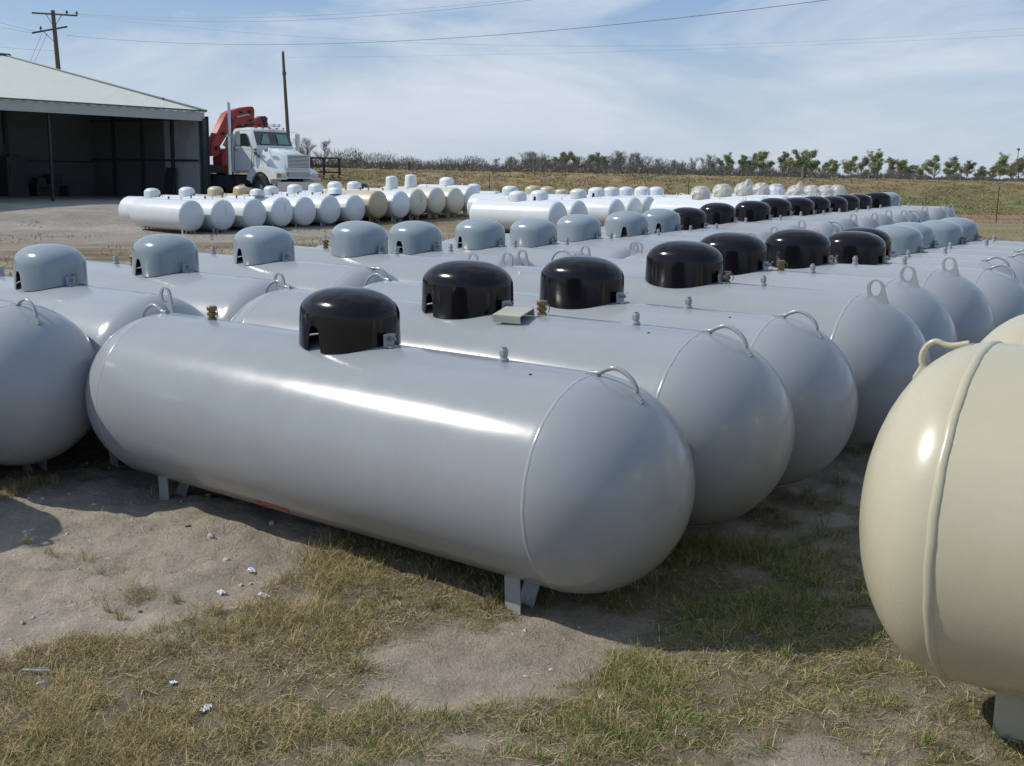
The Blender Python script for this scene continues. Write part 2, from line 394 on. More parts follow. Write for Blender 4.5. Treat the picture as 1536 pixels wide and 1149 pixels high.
gfrac = np.clip((x+1.3)/2.4, .12, .6)*(.3+1.4*fbm(x, y, 3.1, 3, 66))
blades('grass', x, y, rng.uniform(.018, .05, n)*(1+1.5*tall**1.5), rng.uniform(.0012, .0028, n), rng.uniform(.35, 1.4, n),
       gcol(n, (.42, .315, .145), (.135, .19, .04), gfrac), 'patchy dry grass growing over the dirt in front of the tanks')
k = rng.random(n) < .12; m_ = k.sum()
blades('straw_litter', x[k]+rng.normal(0, .03, m_), y[k]+rng.normal(0, .03, m_), rng.uniform(.03, .10, m_), rng.uniform(.0016, .0034, m_), rng.uniform(1.35, 1.55, m_),
       gcol(m_, (.52, .43, .26), (.36, .30, .17), .3), 'dead straw stems lying on the dirt', curl=.0, lift=.008)
tx, ty = [], []
for cx_, cy_, m2, sp_ in [(-.05, 4.80, 90, .10), (.10, 4.95, 120, .12), (-.95, 5.45, 60, .10), (1.70, 3.72, 160, .12), (1.95, 3.6, 120, .14), (.25, 5.6, 120, .2), (1.0, 6.2, 120, .25), (-2.0, 6.35, 25, .05), (-1.85, 6.5, 30, .08)]:
    tx.append(rng.normal(cx_, sp_, m2)); ty.append(rng.normal(cy_, sp_*.7, m2))
for _ in range(620):
    a_, b_ = rng.uniform(-4, 3.6), 2.9+4.2*rng.random()**1.3
    if cover(a_, b_) > .5*rng.random()-.08: q_ = int(rng.integers(12, 60)); sp_ = rng.uniform(.008, .03); tx.append(rng.normal(a_, sp_, q_)); ty.append(rng.normal(b_, sp_, q_))
tx, ty = np.concatenate(tx), np.concatenate(ty); n = len(tx)
blades('grass_tufts', tx, ty, rng.uniform(.035, .10, n), rng.uniform(.0016, .0032, n), rng.uniform(.1, 1.0, n), gcol(n, (.46, .36, .18), (.15, .21, .05), np.clip((tx+1.6)/3, .15, .6)), 'scattered taller tufts of half dry grass around the tank legs', curl=.7)
# rough grass further off
n = 60000; x = rng.uniform(-26, 34, n); y = rng.uniform(9, 52, n); k = (cover(x, y) > .12)
k &= ~((x < -9) & (y > 34)); x, y = x[k], y[k]; n = len(x)
blades('rough_grass', x, y, rng.uniform(.05, .13, n), rng.uniform(.008, .02, n), rng.uniform(.2, 1.2, n), gcol(n, (.26, .19, .09), (.13, .14, .05), .3), 'low rough grass in the yard between the tank rows')
n = 170000; x = rng.uniform(-42, 60, n); y = rng.uniform(53.5, 70, n)
k = fbm(x, y, .9, 4, 93) > .42; x, y = x[k], y[k]; n = len(x)
pt = fbm(x, y, .4, 4, 95)[:, None]; low = (sm(3, 25, x)*(1-sm(56, 66, y)))[:, None]
gc = gcol(n, (.30, .22, .11), (.15, .155, .055), np.clip((pt[:, 0]-.4)*2.5+low[:, 0]*.5, .05, .85))*(.75+.5*pt)
blades('bank_grass', x, y, rng.uniform(.05, .14, n), rng.uniform(.03, .06, n), rng.uniform(.6, 1.45, n), gc, 'tussocky brown and olive grass on the long bank')

# ------------------------------------------------------------------ tanks
def head(Rt, hl, e, n=16):      # profile of half a shell, from mid cylinder to pole
    p = []
    for k in range(n+1):
        a = k/n*PI/2; p.append((Rt*math.cos(a) if k < n else .001, hl+Rt*e*math.sin(a)))
    return p
MESH = {}
def cached(key, fn):
    if key not in MESH: MESH[key] = fn()
    return MESH[key]
def shell_mesh(Rt, hl, e, mk, n=72):
    r = head(Rt, hl, e); prof = [(a, -b) for a, b in r[::-1]]+[(Rt, -hl*.5), (Rt, 0), (Rt, hl*.5)]+r
    b = MB().lathe(prof, n, 'X'); return b.mesh('tank_shell', M[mk], angle=60)
def seam_mesh(Rt, mk, w=.014, t=.004):
    prof = []
    for k in range(9):
        a = PI*k/8; prof.append((Rt-.002+t*math.sin(a), -w*math.cos(a)))
    b = MB(); n = 96; vs = []; fs = []
    for (r, z) in prof:
        for k in range(n):
            a = 2*PI*k/n; wob = 1+.0008*math.sin(a*37)+.0006*math.sin(a*61+z*90)
            vs.append((z+.0012*math.sin(a*23), r*wob*math.cos(a), r*wob*math.sin(a)))
    for i in range(8): fs += [(i*n+k, i*n+(k+1) % n, (i+1)*n+(k+1) % n, (i+1)*n+k) for k in range(n)]
    b.add(vs, fs); return b.mesh('weld_seam', M[mk], angle=80, recalc=True)
def se(a, n): return math.copysign(abs(math.cos(a))**(2/n), math.cos(a)), math.copysign(abs(math.sin(a))**(2/n), math.sin(a))
def dome_mesh(Rt, mk, a=.272, b=.21, hgt=.262, cut=None, cw=.15, ch=.085, z1=.50, segs=144, taper=.03, n_=2.25, gap=.004):
    cuts = cut if isinstance(cut, list) else ([cut] if cut is not None else [])
    out = []; J = 13
    rings = []
    def bottom(x, y, th):
        z = math.sqrt(max(.0001, Rt*Rt-y*y))-Rt+gap
        for c in cuts:
            d = (th-c+PI) % (2*PI)-PI
            if abs(d) < cw:
                z = max(z, -.05+(ch+.05)*(1-(abs(d)/cw)**3.2)**.5)
        return z
    def ring(j):
        vs = []
        for k in range(segs):
            th = 2*PI*k/segs; cx, cy = se(th, n_)
            X, Y = a*cx, b*cy
            if j < 4:
                zb = bottom(X*.98, Y*.98, th); z = zb+(z1*hgt-zb)*j/3 if zb < z1*hgt else z1*hgt; s = 1-taper*(z/(hgt))
            else:
                ph = (j-3)/(J-1)*PI/2; s = (1-taper*z1)*max(.0, math.cos(ph))**.85; z = z1*hgt+(1-z1)*hgt*math.sin(ph)
            vs.append((X*s, Y*s, z))
        return vs
    J_total = 3+J-1
    O = [ring(j) for j in range(0, J_total+1)]; nn = segs; vs = []; fs = []
    for r in O[:-1]: vs += r
    top = len(vs); vs.append((0, 0, hgt)); m = len(O)-1
    for i in range(m-1): fs += [(i*nn+k, i*nn+(k+1) % nn, (i+1)*nn+(k+1) % nn, (i+1)*nn+k) for k in range(nn)]
    fs += [((m-1)*nn+k, (m-1)*nn+(k+1) % nn, top) for k in range(nn)]
    off = len(vs); t = .005
    vs += [(v[0]*(1-t/a), v[1]*(1-t/b), v[2]-(t if i >= nn*3 else 0)) for i, v in enumerate(vs)]
    fs += [tuple(off+i for i in f[::-1]) for f in list(fs)]
    fs += [(k, off+k, off+(k+1) % nn, (k+1) % nn) for k in range(nn)]
    B = MB(); B.add(vs, fs); return B.mesh('dome_hood', M[mk], angle=50, recalc=False)
def leg_mesh(Rt, mk, side, g=.15, box=False):
    b = MB()
    y0 = -.23*Rt/.475 if not box else -.03
    zb = lambda y: -math.sqrt(Rt*Rt-y*y)
    if box:
        b.box((0, y0*side*-1, (zb(y0)-Rt-g)/2+.02), (.11, .085, abs(zb(y0)+Rt+g)+.10))
    else:
        # V of bent flat bar: upright outer strip, foot, and a return strip up to the belly
        t = .006; zt = zb(y0)+.02; zf = -Rt-g
        outer = [(y0, zt), (y0+.012, zf), (y0+.012+t, zf), (y0+t, zt)]
        foot = [(y0+.012, zf-.002), (y0+.075, zf-.002), (y0+.075, zf+t), (y0+.012, zf+t)]
        ret = [(y0+.070, zf), (y0+.155, zb(y0+.155)+.012), (y0+.155+t, zb(y0+.155)+.008), (y0+.070+t, zf)]
        for pl in (outer, foot, ret):
            vs = [(x_, p[0]*-side if side < 0 else -p[0]*side, p[1]) for x_ in (-.042, .042) for p in pl]
            fs = [(0, 1, 2, 3), (7, 6, 5, 4)]+[(k, (k+1) % 4, 4+(k+1) % 4, 4+k) for k in range(4)]
            b.add(vs, fs)
    return b.mesh('leg', M[mk])
def head_z(Rt, hl, e, x):
    d = abs(x)-hl
    return Rt if d <= 0 else Rt*math.sqrt(max(0, 1-(d/(Rt*e))**2))
def lug_mesh(kind, Rt, hl, e, x0, sgn, mk):
    """lifting lug standing in the plane of the tank axis; x0 = distance of its foot from the middle"""
    b = MB(); w = .17 if e > .8 else 0.14 if mk != 'cream' else .085; hs = .78 if mk != 'cream' else .70
    if kind == 'rod':
        A_ = Vector((x0, head_z(Rt, hl, e, x0))); B_ = Vector((x0+w, head_z(Rt, hl, e, x0+w))); ch = (B_-A_); W_ = ch.length; ch.normalize(); nn = Vector((-ch.y, ch.x))
        def q(u, v): P = A_+ch*u+nn*v; return (P.x, P.y)
        za = head_z(Rt, hl, e, x0-.05); zc_ = head_z(Rt, hl, e, x0+w+.035)
        pts = [(x0-.05, za+.006), q(-.01, .012), q(.012, .045*hs), q(W_*.28, .082*hs), q(W_*.55, .088*hs), q(W_*.83, .070*hs), q(W_+.002, .036*hs), q(W_+.008, .012), (x0+w+.035, zc_+.006)]
        P = []
        for i in range(len(pts)-1):       # catmull
            p0, p1, p2, p3 = [Vector(pts[max(0, min(len(pts)-1, i+d))]) for d in (-1, 0, 1, 2)]
            for t in (0, .25, .5, .75): P.append(.5*((2*p1)+(p2-p0)*t+(2*p0-5*p1+4*p2-p3)*t*t+(3*p1-3*p2+p3-p0)*t**3))
        P.append(Vector(pts[-1]))
        b.tube([(p.x*sgn, 0, p.y) for p in P], .0105 if mk != 'cream' else .010, 10)
        an = math.atan2(A_.y-B_.y, w)
        b.box(((x0-.035)*sgn, 0, (za+A_.y)/2+.002), (.06, .030, .009), ry=sgn*math.atan2(za-A_.y, .05)); b.box(((x0+w+.02)*sgn, 0, (B_.y+zc_)/2+.003), (.06, .028, .010), ry=sgn*math.atan2(B_.y-zc_, .035))
    else:                                   # flat plate with a big hole
        n = 28; cx, cz = x0+.05, head_z(Rt, hl, e, x0+.05)+.054; ro, ri = .055, .040
        vs = []; fs = []
        for yy in (-.006, .006):
            for k in range(n):
                a = 2*PI*k/n; c_, s_ = math.cos(a), math.sin(a)
                ox, oz = cx+ro*c_, cz+ro*s_
                if s_ < -.2: oz = head_z(Rt, hl, e, ox+.02)-.004; ox = cx+ro*1.2*c_+.02
                vs.append((ox*sgn, yy, oz)); vs.append(((cx+ri*.85*c_)*sgn, yy, cz+ri*1.1*s_))
        for k in range(n):
            k2 = (k+1) % n; o0, i0, o1, i1 = 2*k, 2*k+1, 2*k2, 2*k2+1; q = 2*n
            fs += [(o0, o1, i1, i0), (o0+q, i0+q, i1+q, o1+q), (o0, o0+q, o1+q, o1), (i0, i1, i1+q, i0+q)]
        b.add(vs, fs)
    return b.mesh('lifting_lug', M[mk], recalc=True)
def plug_mesh(mk, s=1.):
    b = MB(); b.lathe([(.024*s, -.004), (.024*s, .012*s), (.017*s, .016*s), (.017*s, .026*s)], 16); b.lathe([(.020*s, .026*s), (.022*s, .030*s), (.022*s, .052*s), (.018*s, .056*s)], 6)
    b.lathe([(.013*s, .056*s), (.013*s, .066*s)], 12); return b.mesh('pipe_plug', M[mk], angle=30)
def brass_mesh():
    b = MB(); b.lathe([(.026, -.004), (.026, .010), (.018, .014), (.018, .022)], 16); b.lathe([(.026, .022), (.028, .026), (.028, .038), (.022, .042)], 8)
    b.lathe([(.019, .042), (.019, .048), (.027, .05), (.029, .056), (.029, .070), (.024, .075)], 14)
    b.tube([(.03, 0, .062), (.046, 0, .055), (.05, .0, .03), (.04, 0, .014)], .0025, 5); return b.mesh('brass_valve', M['brass'], angle=30)
def latch_mesh(mk):
    b = MB(); b.box((0, 0, .022), (.006, .055, .055)); b.box((.018, 0, .002), (.04, .055, .006)); return b.mesh('latch_bracket', M[mk], bevel=.001)
def bolt_mesh():
    b = MB(); b.tube([(-.045, .006, .03), (.03, .006, .03)], .005, 8); b.tube([(.012, .006, .03), (.02, .006, .03)], .012, 6); b.tube([(-.05, .006, .03), (-.04, .006, .03)], .011, 6)
    b.tube([(.02, -.004, .03), (.05, -.012, .055)], .002, 5); return b.mesh('latch_bolt', M['steel'], angle=30)
def inner_mesh():
    b = MB(); b.lathe([(.045, -.005), (.045, .03), (.03, .035), (.03, .085), (.038, .09), (.038, .12), (.02, .13)], 16)
    b.lathe([(.02, -.004), (.02, .10), (.028, .105), (.028, .13)], 12, M=Matrix.Translation((-.12, .02, 0)))
    b.lathe([(.018, 0), (.018, .09), (.03, .095), (.03, .11)], 12, M=Matrix.Translation((.11, -.03, 0))); return b.mesh('service_valve', M['steel'], angle=30)
def wrap_mesh(seed, peak):
    b = MB(); n, mm = 40, 18; vs = []; fs = []; rr = random.Random(seed)
    for i in range(mm):
        ph = i/(mm-1)*PI/2
        for k in range(n):
            th = 2*PI*k/n; cx, cy = se(th, 2.4)
            w = 1.12+.10*noise.noise(Vector((cx*2.5+seed, cy*2.5, ph*3)))+.05*noise.noise(Vector((cx*8+seed, cy*8, ph*7)))
            r = math.cos(ph)**.55; z = .32*math.sin(ph)**.8*w
            if peak: z += peak*math.exp(-(((cx*r-.5)/.35)**2+((cy*r)/.4)**2))
            vs.append((.27*cx*r*w, .22*cy*r*w, z-.02))
    for i in range(mm-1): fs += [(i*n+k, i*n+(k+1) % n, (i+1)*n+(k+1) % n, (i+1)*n+k) for k in range(n)]
    b.add(vs, fs); return b.mesh('plastic_wrap', M['wrap'], angle=180, recalc=False)

TYPES = {  # radius, half cylinder length, head ratio, material, clearance
 'long': (.475, 1.456, 1.0, 'grey', .12), 'mid': (.475, 1.32, 1.0, 'grey', .12), 'mids': (.475, 1.25, 1.0, 'grey', .12), 'std': (.475, 1.14, .70, 'grey', .12),
 'cream': (.58, 2.0, .62, 'cream', .16), 'white': (.425, 1.12, .42, 'white', .10), 'ivory': (.425, 1.12, .42, 'ivory', .10), 'tanw': (.425, 1.12, .42, 'tan', .10),
 'whitelong': (.43, 1.36, .48, 'white', .10), 'whitebig': (.475, 1.30, .62, 'white', .12)}
def make_tank(typ, x, y, zc, label, group, yaw=YAW, dome=None, cut=None, lugs=('rod', 'rod'), plug=(1.,), brass=(), lodd=0., wrap=None, near=True,
              dkind='oval', tilt=None, slope=0., cat='propane tank', droff=0.):
    Rt, hl, e, mk, cl = TYPES[typ]
    jr = random.Random(round(x*97+y*31)); yaw += jr.uniform(-.012, .012) if typ not in ('long', 'cream') else 0
    t = empty('propane_tank', (x, y, zc-2*Rt-cl), 0, label, cat, group, rot=(jr.uniform(-.02, .02) if typ not in ('long', 'cream') else 0, jr.uniform(-.008, .008), yaw))
    up = Matrix.Translation((0, 0, Rt+cl))
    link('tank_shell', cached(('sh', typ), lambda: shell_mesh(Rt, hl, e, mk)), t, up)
    for s in (-1, 1):
        link('weld_seam', cached(('se', typ), lambda: seam_mesh(Rt, mk, .016 if typ == 'cream' else .009, .009 if typ == 'cream' else .0022)), t, up @ Matrix.Translation((s*(hl+(.03 if e > .8 else 0)), 0, 0)))
        for q in (-1, 1):
            link('leg', cached(('leg', typ, q), lambda: leg_mesh(Rt, mk, q, cl+.045, typ == 'cream')), t, up @ Matrix.Translation((s*(hl*(.86 if typ != 'cream' else .91)), 0, 0)))
        lk = lugs[0 if s < 0 else 1]
        if lk: link('lifting_lug', cached(('lug', typ, lk, s), lambda: lug_mesh(lk, Rt, hl, e, hl+(.07 if e > .8 else .10 if typ == 'std' else .12 if typ == 'cream' else .03), s, mk)), t, up)
    crown = Matrix.Translation((0, 0, 2*Rt+cl))
    for a in plug: link('pipe_plug', cached(('plug', mk), lambda: plug_mesh(mk)), t, crown @ Matrix.Translation((a, 0, 0)))
    for a in brass: link('brass_valve', cached('brass', brass_mesh), t, crown @ Matrix.Translation((a, .01, 0)))
    if dome:
        if dkind == 'tall': kw = dict(a=.21, b=.2, hgt=.40, z1=.85, taper=.14, n_=2.1)
        elif dkind == 'flat': kw = dict(a=.25, b=.18, hgt=.2)
        else: kw = {}
        D = crown @ Matrix.Translation((droff, 0, 0))
        if tilt: D = D @ Matrix.Translation(tilt[1]) @ Matrix.Rotation(tilt[0], 4, 'X')
        d = link('dome_hood', cached(('dome', Rt, dome, cut, dkind), lambda: dome_mesh(Rt, dome, cut=(list(cut) if isinstance(cut, tuple) else cut), **kw)), t, D)
        if near:
            link('latch_bracket', cached(('lb', dome), lambda: latch_mesh(dome if dome != 'black' else 'steel')), t, crown @ Matrix.Translation((.30+droff, -.03, 0)) @ Matrix.Scale(1.25, 4))
            link('latch_bolt', cached('bolt', bolt_mesh), t, crown @ Matrix.Translation((.30+droff, -.03, 0)) @ Matrix.Scale(1.25, 4))
            link('service_valve', cached('inner', inner_mesh), t, crown @ Matrix.Translation((droff, 0, 0)))
        if wrap is not None: link('plastic_wrap', wrap_mesh(wrap[0], wrap[1]), t, crown)
    return t

ORD = ['first', 'second', 'third', 'fourth', 'fifth', 'sixth', 'seventh', 'eighth', 'ninth', 'tenth', 'eleventh', 'twelfth', 'thirteenth', 'fourteenth', 'fifteenth', 'sixteenth', 'seventeenth', 'eighteenth', 'nineteenth', 'twentieth', 'twenty-first']
GA = 'grey propane tanks in the nearest row'
#        x      y     crown  dome   cut            lugs           plug   brass
CUTF = -2.72
A = [(-.836, 5.66, 1.148, 'black', -1.68, ('rod', 'rod'), (1.01,), (-1.07,)), (-.253, 6.349, 1.235, 'black', -1.95, ('rod', 'rod'), (1.1,), (.51,)), (.29, 7.163, 1.216, 'black', None, ('rod', 'rod'), (.92,), ()),
     (1.16, 7.83, 1.275, 'black', None, ('ring', 'ring'), (.69,), (.42,)), (1.65, 8.69, 1.295, 'black', None, ('rod', 'ring'), (.75,), (.5,)), (2.33, 9.40, 1.295, 'black', None, ('ring', 'ring'), (.64,), (.37,)),
     (2.99, 10.13, 1.25, 'black', None, ('ring', 'rod'), (.6,), (.4,)), (3.36, 11.08, 1.245, 'black', None, ('ring', 'rod'), (.6,), (.4,)), (3.92, 11.88, 1.24, 'greydome', None, ('rod', 'rod'), (.66,), (.36,)),
     (4.38, 12.77, 1.235, 'greydome', None, ('ring', 'rod'), (.6,), (.42,)), (4.98, 13.55, 1.235, 'greydome', -1.75, ('ring', 'rod'), (.7,), (.45,)), (5.50, 14.38, 1.24, 'greydome', None, ('ring', 'rod'), (.62,), (.4,))]
ALAB = ['large grey propane tank with black hood nearest the camera, whole side in view', 'grey propane tank with black hood and a small data plate beside it',
 'grey tank in the nearest row under a black hood with a small white sticker']
for i, (x, y, z, dm, cut, lg, pl, br) in enumerate(A):
    lab = ALAB[i] if i < 3 else f"grey tank under a {'black' if dm == 'black' else 'grey'} hood, {ORD[i]} in the nearest row"
    if i == 11: lab = 'grey propane tank under a grey hood at the far end of the nearest row'
    off = (.03, 0., .17)[i] if i < 3 else .1 if i < 5 else .15
    if i > 2: x, y = x-CY*off, y-SY*off
    tk = make_tank('long' if i < 3 else 'mid' if i < 5 else 'mids', x, y, z, lab, GA, droff=off, dome=dm, cut=cut, lugs=lg, plug=pl, brass=br)
    if i == 0:
        # worn red mark low on the flank
        b = MB(); vs = []; fs = []; nu, nv = 12, 5; R0 = .4765
        for iu in range(nu+1):
            for iv in range(nv+1):
                xx = -.36+.26*iu/nu; a = -PI/2-.74+.22*iv/nv*(.6+.4*math.sin(iu*.9))
                vs.append((xx, R0*math.cos(a), R0*math.sin(a)))
        for iu in range(nu):
            for iv in range(nv):
                if (iu*7+iv*3) % 5: fs.append((iu*6+iv, iu*6+iv+1, iu*6+6+iv+1, iu*6+6+iv))
        b.add(vs, fs); link('red_mark', b.mesh('red_mark', M['redmark'], recalc=True), tk, Matrix.Translation((0, 0, .475+.12)))
    if i < 3:
        b = MB(); b.lathe([(.007, 0), (.007, .004), (.001, .0045)], 10); link('magnet', b.mesh('magnet', M['darkmetal']), tk, Matrix.Translation((1.25, -.12, .12+.475+math.sqrt(.475**2-.12**2)-.001)))
    if i == 1:
        b = MB(); b.box((0, 0, .034), (.17, .145, .005)); b.box((0, -.0725, .014), (.17, .005, .035)); b.box((0, .0725, .014), (.17, .005, .035)); b.box((-.082, 0, .028), (.005, .145, .008))
        pp = b.build('data_plate', M['plate'], tk, bevel=.001); pp.location = (.43, -.13, .12+.95-.012); pp.rotation_euler = (.22, 0, .12)
    if i == 2:
        b = MB(); b.box((0, 0, 0), (.022, .002, .022)); st = b.build('sticker', M['paper'], tk); st.location = (-.19, -.1685, .12+.95+.145); st.rotation_euler = (0, 0, -.62)

GB = 'grey propane tanks in the second row'
rowsB = [(-3.14, 7.77, 1.22), (-2.60, 8.58, 1.25), (-2.04, 9.37, 1.28), (-1.37, 10.07, 1.30), (-.93, 10.96, 1.27), (-.35, 11.74, 1.27), (.23, 12.52, 1.25), (.75, 13.34, 1.27), (1.38, 14.09, 1.29), (1.89, 14.92, 1.30),
 (2.36, 15.78, 1.30), (2.91, 16.58, 1.35), (3.56, 17.30, 1.37), (4.06, 18.14, 1.40), (4.63, 18.93, 1.40), (5.13, 19.77, 1.41), (5.65, 20.59, 1.40), (6.12, 21.46, 1.42), (6.62, 22.30, 1.42), (7.22, 23.06, 1.45), (7.69, 23.92, 1.44)]
lgB = ['ring', 'ring', 'rod', 'ring', 'ring', 'ring', 'ring', 'rod', 'ring', 'rod', 'ring', 'ring', 'rod', 'ring', 'ring', 'ring', 'ring', 'rod', 'ring', 'ring', 'ring']
cutB = [-1.72, -1.70, -1.75, None, -1.6, -1.9, None, None, -1.25, -1.25]
make_tank('mids', -3.88, 7.36, 1.20, 'grey propane tank cut off by the left edge, only its rounded end showing', GB, dome='greydome', cut=-2.8, lugs=('rod', 'rod'), plug=(-.65,), brass=(-.43,))
make_tank('mids', -4.745, 6.60, 1.13, 'grey propane tank just outside the left edge, casting the round shadow on the dirt', GB, dome='greydome', cut=-2.8, lugs=('rod', 'rod'), plug=(-.65,), brass=(-.43,))
for i, (x, y, z) in enumerate(rowsB):
    blk = 10 <= i < 20
    if i == 0: lab = 'grey propane tank with grey hood at far left behind the cut-off rounded end'
    elif i == 20: lab = 'last grey tank of the second row, under a pale grey hood'
    elif blk: lab = f"grey tank in the second row under the {ORD[i-10]} black hood from the left"
    else: lab = f"grey tank in the second row under the {ORD[i]} grey hood from the left"
    make_tank('std', x, y, z-.02, lab, GB, dome='black' if blk else 'greydome', cut=cutB[i] if i < 10 else None, lugs=(lgB[(i*3+1) % 21], lgB[i]), plug=(-.65,) if i < 3 else (.45, ), brass=(-.43,) if i in (1, 3) else ((-1.0,) if i == 2 else (.25,)) if i < 16 else (), near=i < 16)

# cream tanks at right
vx, vy = math.cos(-.61), math.sin(-.61)
cx, cy, cz = 1.609, 3.791, .868
tk = make_tank('cream', cx+vx*2.0, cy+vy*2.0, cz+.58, 'cream propane tank cut off by the right edge, nearest on that side', 'cream propane tanks at right', yaw=-.61, lugs=('rod', 'rod'), plug=(1.,), dome='cream')
make_tank('cream', 2.247+vx*2.0, 4.809+vy*2.0, 1.43, 'cream propane tank mostly hidden behind the nearer cream tank at the right edge', 'cream propane tanks at right', yaw=-.61, lugs=(None, 'rod'), plug=(1.,), dome='cream')

# white tanks, left group: front row seen by its flat ends
def by_end(typ, px, ptop, Y, **k):
    """centre of a tank whose right-hand end centre shows at px with its crown at ptop, Y metres away"""
    Rt, hl, e, mk, cl = TYPES[typ]; P = at(px, ptop, Y); return P.x-CY*(hl+.02), P.y-SY*(hl+.02), P.z
GC = 'white and tan propane tanks in front of the truck'
Ch = [(287, 299.7), (334, 299), (381, 298), (421.7, 295.6), (457, 294.8), (494.6, 293), (532, 292), (567, 286), (601, 286), (627, 283.5), (655, 281), (683, 281), (708, 278)]
Clab = ['leftmost white tank of the front white row, brass fitting and no hood', 'white tank with a lug, second flat end from the left in the front white row', 'white tank without hood, third flat end from the left in the front white row',
 'white tank with a loose hood lying on its right end before the truck', 'white propane tank without a hood, below the truck grille, fifth end from the left', 'hoodless white tank just left of the one with a tipped hood beside the tan tank',
 'white propane tank with a tipped white hood, left of the tan tank', 'tan propane tank, the only tan round end in the front white row', 'white propane tank right of the tan tank', 'white propane tank under the left one of two tall cylindrical hoods',
 'ivory aged propane tank under the right one of two tall cylindrical hoods', 'aged white propane tank without a hood, between the tall hoods and the bulging end', 'white propane tank with a hood, at the right end of the front white row']
for i, (px, pt) in enumerate(Ch):
    Y = 31.7+.6*i; typ = 'tanw' if i == 7 else ('ivory' if i in (9, 10, 11) else 'white'); x, y, z = by_end(typ, px, pt, Y)
    kw = dict(dome=None)
    if i in (3, 6): kw = dict(dome='white', dkind='flat', tilt=(-.25, (.35, -.25, .02)) if i == 3 else (-.2, (.35, -.1, .0)))
    if i in (9, 10): kw = dict(dome='white', dkind='tall', cut=-2.4)
    if i == 12: kw = dict(dome='white', cut=-2.6)
    make_tank(typ, x, y, z, Clab[i], GC, lugs=(None, 'rod' if i in (1, 3, 9) else None), plug=(.7,), brass=(.12,) if i == 0 else (.35, -.3) if i < 9 else (), near=False, **kw)
Dh = [(228, 296), (281, 294), (323, 293), (361.5, 291.5), (406.5, 291.5), (442.5, 289), (474, 287.5), (503, 284.5), (531, 284), (556, 284)]
Dlab = ['white propane tank with white hood at the far left, behind the front white row', 'white tank under a white hood behind the two leftmost white flat ends', 'tan propane tank under the left one of two tan hoods before the truck', 'tan propane tank under the right one of two tan hoods, below the truck cab',
 'white propane tank with a hood right of the tan hoods, below the truck front wheel', 'white propane tank with a hood below the truck headlight', 'white propane tank with a hood below the truck bumper corner', 'white propane tank with a hood right of the truck bumper',
 'white propane tank with a white hood partly covered by a dark hood', 'white propane tank under the dark green hood behind the tan tank']
for i, (px, pb) in enumerate(Dh):
    Y = 35.3+.6*i; P = at(px, pb, Y); tn = i in (2, 3)
    make_tank('tanw' if tn else 'white', P.x, P.y, P.z+.02, Dlab[i], GC, dome='tan' if tn else ('dkgreen' if i == 9 else 'white'), cut=-2.8, lugs=(None, None), plug=(.5,), brass=(.35,) if i < 4 else (), near=False,
              dkind='flat' if i == 9 else 'oval', droff=-.45 if i == 9 else 0)
x_ = at(711, 286, 43.5); make_tank('white', x_.x, x_.y, x_.z, 'white tank whose hood peeks out behind the right end of the front white row', GC, dome='white', lugs=(None, None), near=False)
# long white tanks, middle
GE = 'long white propane tanks in the middle of the yard'
Eh = [(836, 302, 31.9, 'nearest long white propane tank lying broadside behind the grey hoods'), (868, 300.5, 32.7, 'long white propane tank just behind the nearest long white tank'), (925, 297.6, 34.3, 'long white propane tank, third hood of the middle white group'),
      (951, 295, 35.1, 'long white tank with a slot in its hood, fourth of the middle group'), (973, 294, 35.9, 'long white propane tank, fifth hood of the middle white group'), (995, 293.5, 36.7, 'long white propane tank, sixth hood of the middle white group'),
      (1018, 293, 37.5, 'long white propane tank, seventh hood of the middle white group'), (1038, 293, 38.3, 'long white propane tank at the right end of the middle white group')]
for i, (px, pt, Y, lab) in enumerate(Eh):
    x, y, z = by_end('whitelong', px, pt, Y); make_tank('whitelong', x, y, z, lab, GE, dome='white', cut=[-2.3, -1.6, None, -1.5, -2.6, -2.4, None, None][i], lugs=(None, None), plug=(.8,), near=False)
for i, (px, pb, Y, mk, lab) in enumerate([(765, 290, 36.6, 'white', 'white tank behind the long broadside one, its rounded left end showing'), (799, 289.5, 37.4, 'tan', 'white propane tank under an angular tan hood, leftmost of the tan hoods in the middle'),
      (821, 290.5, 38.2, 'tan', 'white propane tank under a rounded tan hood between two other tan hoods'), (842, 291.5, 39., 'cream', 'white propane tank under a low pale cream hood')]):
    P = at(px, pb, Y); make_tank('whitelong', P.x, P.y, P.z-.02, lab, GE, dome=mk, cut=-2.5, lugs=(None, None), near=False, dkind='flat' if i == 3 else 'oval')
# white tanks with plastic-wrapped hoods
GG = 'white propane tanks with plastic-wrapped hoods'
Gl = ['leftmost white tank with a plastic-wrapped tan hood', 'second white tank from the left with a plastic-wrapped tan hood', 'white tank whose wrapped hood has a tall twist of plastic above it', 'white tank with a wrapped hood just right of the tall plastic twist', 'white tank with a low greyish wrapped hood in the middle of the wrapped ones',
      'white tank whose wrapped hood ends in a pointed plastic tip', 'white tank with a shiny plastic-wrapped hood, third wrapped hood from the right', 'white tank with a small wrapped hood, second from the right of the wrapped ones', 'rightmost white tank with a wrapped hood, near the black hoods']
for i, (px, pb) in enumerate([(1051, 296), (1083, 292.5), (1116, 290.5), (1141, 290.5), (1163, 291.5), (1194, 293), (1218, 292.5), (1238, 292), (1256, 291.5)]):
    P = at(px, pb, 33.6+.8*i+(.4 if i > 4 else 0)); make_tank('whitebig', P.x, P.y, P.z-.02, Gl[i], GG, dome='cream' if i != 4 else 'white', cut=-2.2, lugs=('rod', 'rod' if i % 2 else 'ring'), plug=(.6,), near=False, wrap=(i*3.7+1, .16 if i in (2, 5) else .0))

